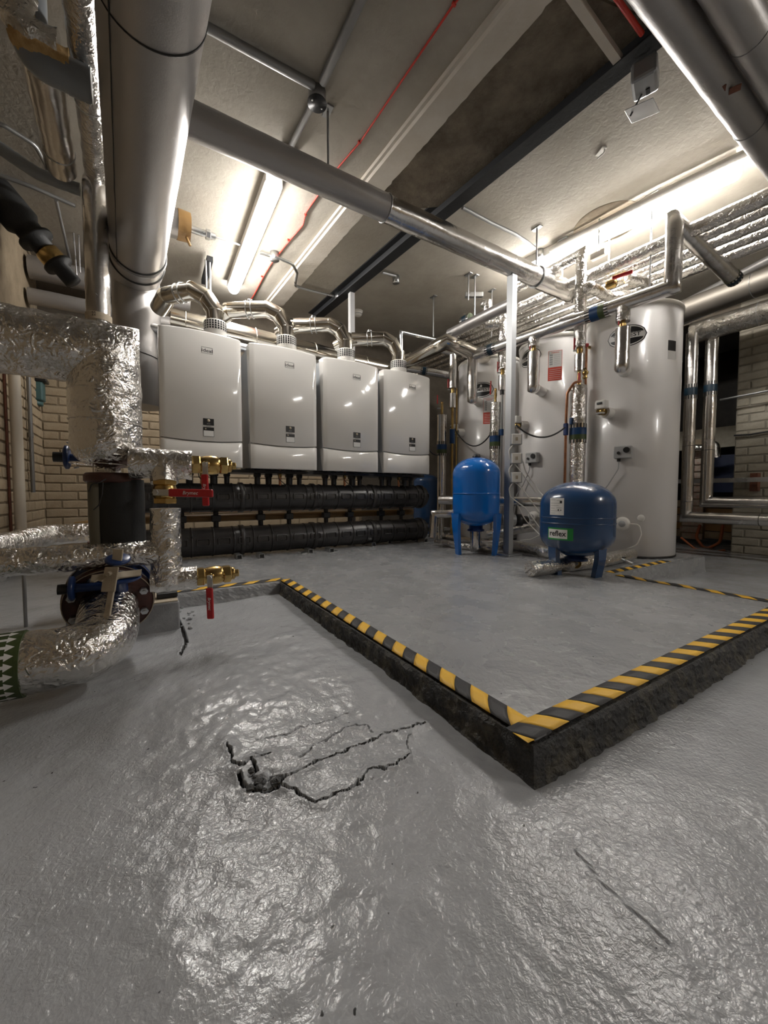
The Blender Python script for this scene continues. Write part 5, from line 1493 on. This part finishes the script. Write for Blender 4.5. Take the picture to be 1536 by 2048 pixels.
pipe('white cable running down to the low foil pipes behind the vessels', [P(1035, 1010, D=D_), P(1050, 1040, D=D_), P(1075, 1065, D=D_ - .1), P(1095, 1082, D=D_ - .2)], .004, 'plastic', name='cable', cat='cable', br=.1, seg=8, nz=0)


def droop(label, a, c, sag, D0, D1):
    pts = []
    for k in range(15):
        s = k / 14; q = P(a[0] + (c[0] - a[0]) * s, a[1] + (c[1] - a[1]) * s + sag * 4 * s * (1 - s), D=D0 + (D1 - D0) * s); pts.append(q)
    pipe(label, pts, .006, 'black', name='cable', cat='cable', seg=8, nz=0, step=0)


droop('black cable sagging across the left-hand white cylinder', (903, 845), (989, 855), 42, (P(905, 800, X=1.93) - CAM).dot(FWD), (P(991, 800, X=2.03) - CAM).dot(FWD))
droop('black cable sagging across the middle white cylinder', (1032, 850), (1130, 855), 22, 2.75, 2.80)
droop('thin black cable looping beside the rightmost boiler', (857, 898), (884, 905), 8, (P(857, 898, Y=BY + .02) - CAM).dot(FWD), (P(884, 800, X=1.87) - CAM).dot(FWD))

# ---------------- low pipes between vessels and cylinders
def lowpipe(label, pts, r, m='foil', D=None, Z=None, **k):
    q = []
    for p in pts:
        q.append(P(p[0], p[1], Z=Z) if Z is not None else P(p[0], p[1], D=p[2]))
    return pipe(label, q, r, m, seg=24, nz=.002, step=.02, **k)


lowpipe('level foil pipe passing behind both blue vessels at mid height', [(880, 1000, 3.3), (1100, 1004, 2.75), (1180, 1008, 2.6)], .036, 'foil2')
lowpipe('foil pipe rising slightly behind the tall blue vessel', [(975, 1069, 3.15), (1071, 1055, 2.95)], .030)
lowpipe('thick foil pipe lying on the plinth left of the squat vessel', [(985, 1082), (1060, 1097), (1130, 1111)], .040, Z=PZ + .045)
lowpipe('foil pipe with rounded end lying at the foot of the right-hand cylinder', [(1060, 1138), (1200, 1121), (1262, 1108)], .040, Z=PZ + .045)
lowpipe('short foil pipe on the plinth between the header ends and tall vessel', [(872, 1068), (1000, 1092)], .030, Z=PZ + .03)
lowpipe('second short foil pipe on the plinth behind the tall blue vessel', [(872, 1084), (985, 1100)], .026, Z=PZ + .03)
lowpipe('foil pipe with a downward bend beside the right end of the black headers', [(960, 1026, 3.1), (868, 1028, 3.15), (865, 1075, 3.15)], .032, 'foil2')
p = P(1240, 1117, Z=PZ + .05)
t = thing('drain_cock', 'little drain cock on the foil pipe at the right-hand cylinder foot', 'valve', p)
MB().cyl(p - FWD * .02, p - FWD * .075 + RGT * .03 - V((0, 0, .02)), .008, 'galv', 12).build('spout', t)
MB().rbox(p - FWD * .04 + V((0, 0, .012)), (.03, .01, .008), .002, 'black').build('handle', t)
p = P(1030, 1040, D=2.9); t = thing('small_pump', 'small dark pump behind the foot of the metal post', 'pump', (p.x, p.y, p.z))
MB().lathe([(.02, 0), (.045, .004), (.045, .05), (.03, .055), (.03, .09), (.02, .10)], p, RGT, 'black', 24).build('motor', t)
MB().cyl(p - RGT * .10, p, .04, 'galv', 24).build('flange', t)
p = P(1066, 1034, D=2.8)

# ---------------- square-cut stainless offset and odd pipes right of the flues
pipe('dull stainless duct with a mitred corner right of the rightmost flue', [P(790, 735, Z=1.78), P(893, 684, Z=1.78), P(985, 722, Z=1.78)], .060, 'steel', name='steel_duct', cat='duct', seg=32, nz=0, step=.1)
pipe('thin bright pipe stepping up and over beside the rightmost flue', [P(803, 712, D=3.3), P(802, 664, D=3.3), P(872, 680, D=3.5), P(920, 660, D=3.5)], .013, 'galv', seg=12, nz=0)
pipe('foil pipe low under the mitred duct with a blue band', [P(800, 735, D=3.9), P(850, 742, D=3.9), P(905, 752, D=3.9)], .036, 'foil2', seg=20, bands=[(P(848, 742, D=3.9), P(905, 752, D=3.9) - P(850, 742, D=3.9), .036, .07, 'flow_band', 'dark')])
pipe('dark pipe running back toward the far wall above the mitred duct', [P(900, 668, Z=1.98), P(975, 630, Z=1.98), P(1024, 607, Z=1.98)], .045, 'lag', seg=20)
pipe('slim pipe running back under the ceiling left of the silver bundle', [P(860, 690, Z=2.15), P(960, 630, Z=2.15)], .02, 'galv', seg=12, nz=0)
for k, (px, y0, y1) in enumerate(((867, 593, 680), (937, 548, 610), (950, 552, 640), (984, 580, 680))):
    a = P(px, y0, Z=CEIL); D_ = (a - CAM).dot(FWD); c = P(px, y1, D=D_); c = V((a.x, a.y, c.z))
    rod(('dark hanger rod with clip above the mitred duct', 'short hanger rod left of the bright post', 'bright hanger rod just left of the post top', 'thin bright rod close beside the post')[k], V((a.x, a.y, a.z)), c, .006, plate=True, m=('sleeve', 'sleeve', 'galv', 'galv')[k])
p = P(950, 552, Z=CEIL); p = P(948, 590, D=(p - CAM).dot(FWD)); b = MB(); b.rbox(p, (.16, .04, .04), .003, 'galv', frame(RGT)); tag(b.build('channel_bracket'), 'short galvanised channel hung by rods left of the bright post', 'bracket')

# ================================================================== CEILING FITTINGS
CZ = CEIL - .022


def conduit(label, pts, r=.016, m='sleeve', z=CZ, name='ceiling_conduit', cat='conduit', br=.04):
    return pipe(label, [P(x, y, Z=z) for x, y in pts], r, m, name=name, cat=cat, br=br, seg=14, nz=0, step=0)


conduit('grey conduit running from the huge pipe to the round black box', [(380, 36), (628, 172)], .019)
conduit('grey conduit running from the top edge down to the round black box', [(735, -30), (645, 165)], .019)
conduit('grey conduit going away below the round black box', [(630, 198), (578, 300)], .016)
p = P(634, 182, Z=CEIL)
t = thing('junction_box', 'round black-lidded conduit box where three ceiling conduits meet', 'electrical box', (p.x, p.y, CEIL - .05))
MB().lathe([(.042, 0), (.042, .055)], (p.x, p.y, CEIL - .055), (0, 0, 1), 'sleeve', 28).build('housing', t)
MB().lathe([(.046, 0), (.046, .006)], (p.x, p.y, CEIL - .061), (0, 0, 1), 'black', 28).build('lid', t)
for s in (-.027, .027): MB().lathe([(.004, 0), (.005, .003)], (p.x + s, p.y + s * .3, CEIL - .064), (0, 0, 1), 'galv', 10).build('screw', t)
p = P(578, 297, Z=CEIL); b = MB(); b.rbox((p.x, p.y, CEIL - .02), (.09, .025, .035), .004, 'black'); tag(b.build('pipe_clamp'), 'small dark saddle clamp on the conduit just above the diagonal pipe', 'clamp')
rc = 'redcab'
t = thing('fire_alarm_cable', 'red cable clipped along the ceiling from the top edge toward the white detector', 'cable', P(720, 285, Z=CEIL))
MB().tube([P(x, y, Z=CEIL - .007) for x, y in ((960, -55), (905, 12), (722, 282), (668, 345), (612, 425), (606, 450), (572, 490), (541, 530), (530, 548), (508, 590), (499, 604))], .0045, 'redcab', 8, br=.05).build('cable', t)
MB().tube([P(x, y, Z=CEIL - .007) for x, y in ((499, 604), (520, 612), (530, 640))], .0045, 'redcab', 8).build('cable', t)
for x, y in ((719, 284), (611, 429), (577, 480), (524, 553), (908, 8), (535, 603)):
    q = P(x, y, Z=CEIL - .007); MB().rbox(q, (.018, .012, .012), .003, 'redcab').build('clip', t)


def detector(label, px, py):
    p = P(px, py, Z=CEIL); t = thing('smoke_detector', label, 'smoke detector', (p.x, p.y, CEIL - .05))
    MB().lathe([(.050, -.012), (.052, 0)], (p.x, p.y, CEIL), (0, 0, 1), 'plastic', 32).build('base', t)
    MB().lathe([(.012, -.055), (.030, -.052), (.040, -.040), (.044, -.026), (.044, -.012)], (p.x, p.y, CEIL), (0, 0, 1), 'plastic', 32).build('head', t)
    b = MB(); b.lathe([(.041, -.034), (.0445, -.030), (.0445, -.028), (.041, -.024)], (p.x, p.y, CEIL - .004), (0, 0, 1), 'bgrey', 32); b.build('vent_ring', t)


detector('white ceiling smoke detector at the end of the red cable', 496, 606)
detector('white ceiling smoke detector half hidden behind the light grey post', 716, 622)


def jbox(label, px, py, r=.035):
    p = P(px, py, Z=CEIL); t = thing('junction_box', label, 'electrical box', (p.x, p.y, CEIL - .05))
    MB().lathe([(r * .9, -.055), (r, -.050), (r, 0)], (p.x, p.y, CEIL), (0, 0, 1), 'galv', 24).build('housing', t)
    MB().lathe([(r * 1.05, -.061), (r * 1.05, -.055)], (p.x, p.y, CEIL), (0, 0, 1), 'galv', 24).build('lid', t); return t


jbox('galvanised round box beside the lamp and red cable', 549, 505)
jbox('galvanised round box under the left edge of the black beam', 677, 586)
conduit('galvanised conduit stepping across the plaster strip between two round boxes', [(549, 512), (585, 528), (594, 545), (590, 572), (625, 582), (668, 592)], .012, 'galv', z=2.40)
conduit('short galvanised spur from the lamp to the round box', [(520, 505), (545, 512)], .012, 'galv')
conduit('pale pipe running across the ceiling to the lamp from the ochre-ended stub', [(392, 466), (430, 474), (490, 492)], .008, 'galv', z=CEIL - .03, name='thin_pipe', cat='pipe')
jbox('small conduit box beyond the diagonal pipe near the black beam', 792, 552, .03)
conduit('short conduit ending at the small box beyond the diagonal pipe', [(765, 545), (792, 552)], .012, 'galv')
conduit('conduit running right from the black beam to a small round box', [(925, 415), (985, 447), (1030, 468), (1055, 484), (1070, 496)], .012, 'sleeve')
jbox('small round box by the hanger rod left of the long lamp', 1080, 500, .028)
conduit('pale conduit running alongside the far side of the long lamp', [(1100, 500), (1300, 398), (1540, 283), (1600, 255)], .022, 'plastic', z=2.40)
p = P(1290, 155, Z=2.30)
t = thing('isolator_box', 'grey metal box under the black beam with its lid hanging open', 'electrical box', p)
MB().rbox(p, (.115, .095, .08), .012, 'sleeve', rotz(.35)).build('housing', t)
MB().box(p + V((.03, -.0, -.042)), (.03, .015, .004), 'black', rotz(.35)).build('knockout', t)
q = P(1284, 222, Z=2.22); u = MB(); u.rbox(q, (.095, .115, .003), .001, 'galv', rotz(.15) @ Matrix.Rotation(.25, 3, 'X')); u.build('loose_lid', t)
MB().cyl(p + V((.02, .02, -.04)), q + V((-.02, .04, .0)), .004, 'black', 8).build('lid_strap', t)
q = P(1202, 301, Z=CEIL); t = thing('ceiling_hook', 'small white hook on the bare ceiling right of the black beam', 'hook', (q.x, q.y, CEIL - .02))
MB().rbox((q.x, q.y, CEIL - .004), (.03, .06, .008), .002, 'plastic', rotz(-.4)).build('plate', t)
MB().tube([(q.x, q.y - .02, CEIL - .005), (q.x, q.y - .02, CEIL - .025), (q.x, q.y + .02, CEIL - .03)], .004, 'plastic', 8, br=.01).build('hook', t)
pipe('red painted pipe ending near the top right mains', [P(1215, -30, Z=2.38), P(1284, 68, Z=2.38)], .010, 'redcab', name='thin_pipe', seg=12, nz=0)
# oval pale patch on the ceiling by the lamp, and the cable-tray line
q = P(1215, 447, Z=CEIL); b = MB(); b.lathe([(.22, 0), (.22, .003)], (q.x, q.y, CEIL - .003), (0, 0, 1), 'tan', 48); tag(b.build('ceiling_patch'), 'round beige filled patch on the ceiling behind the long lamp', 'patch')
# stub of lagged pipe with ochre cloth end
a, c = P(318, 436, Z=2.26), P(378, 458, Z=2.26)
t = thing('pipe_stub', 'cut lagged stub with ochre cloth end poking out right of the huge pipe', 'pipe', a)
c = V((c.x, a.y + (c.y - a.y) * .4, 2.26))
MB().tube([a, c], .085, 'lag', 32, nz=.001).build('lagging', t)
d = (c - a).normalized(); MB().tube([c - d * .07, c + d * .004], .088, 'ochre', 32, nz=.004, step=.01).build('cloth_end', t)
MB().cyl(c, c + d * .16, .022, 'galv', 16).build('tube', t); b = MB(); hexagon(b, c + d * .10, d, .032, .03, 'galv'); b.build('union', t)
b = MB(); b.tube([c - d * .02 - V((0, .03, .08)), c - d * .01 - V((0, .05, .12)), c - V((0, .05, .14))], .008, 'ochre', 8); b.build('cloth_tail', t)
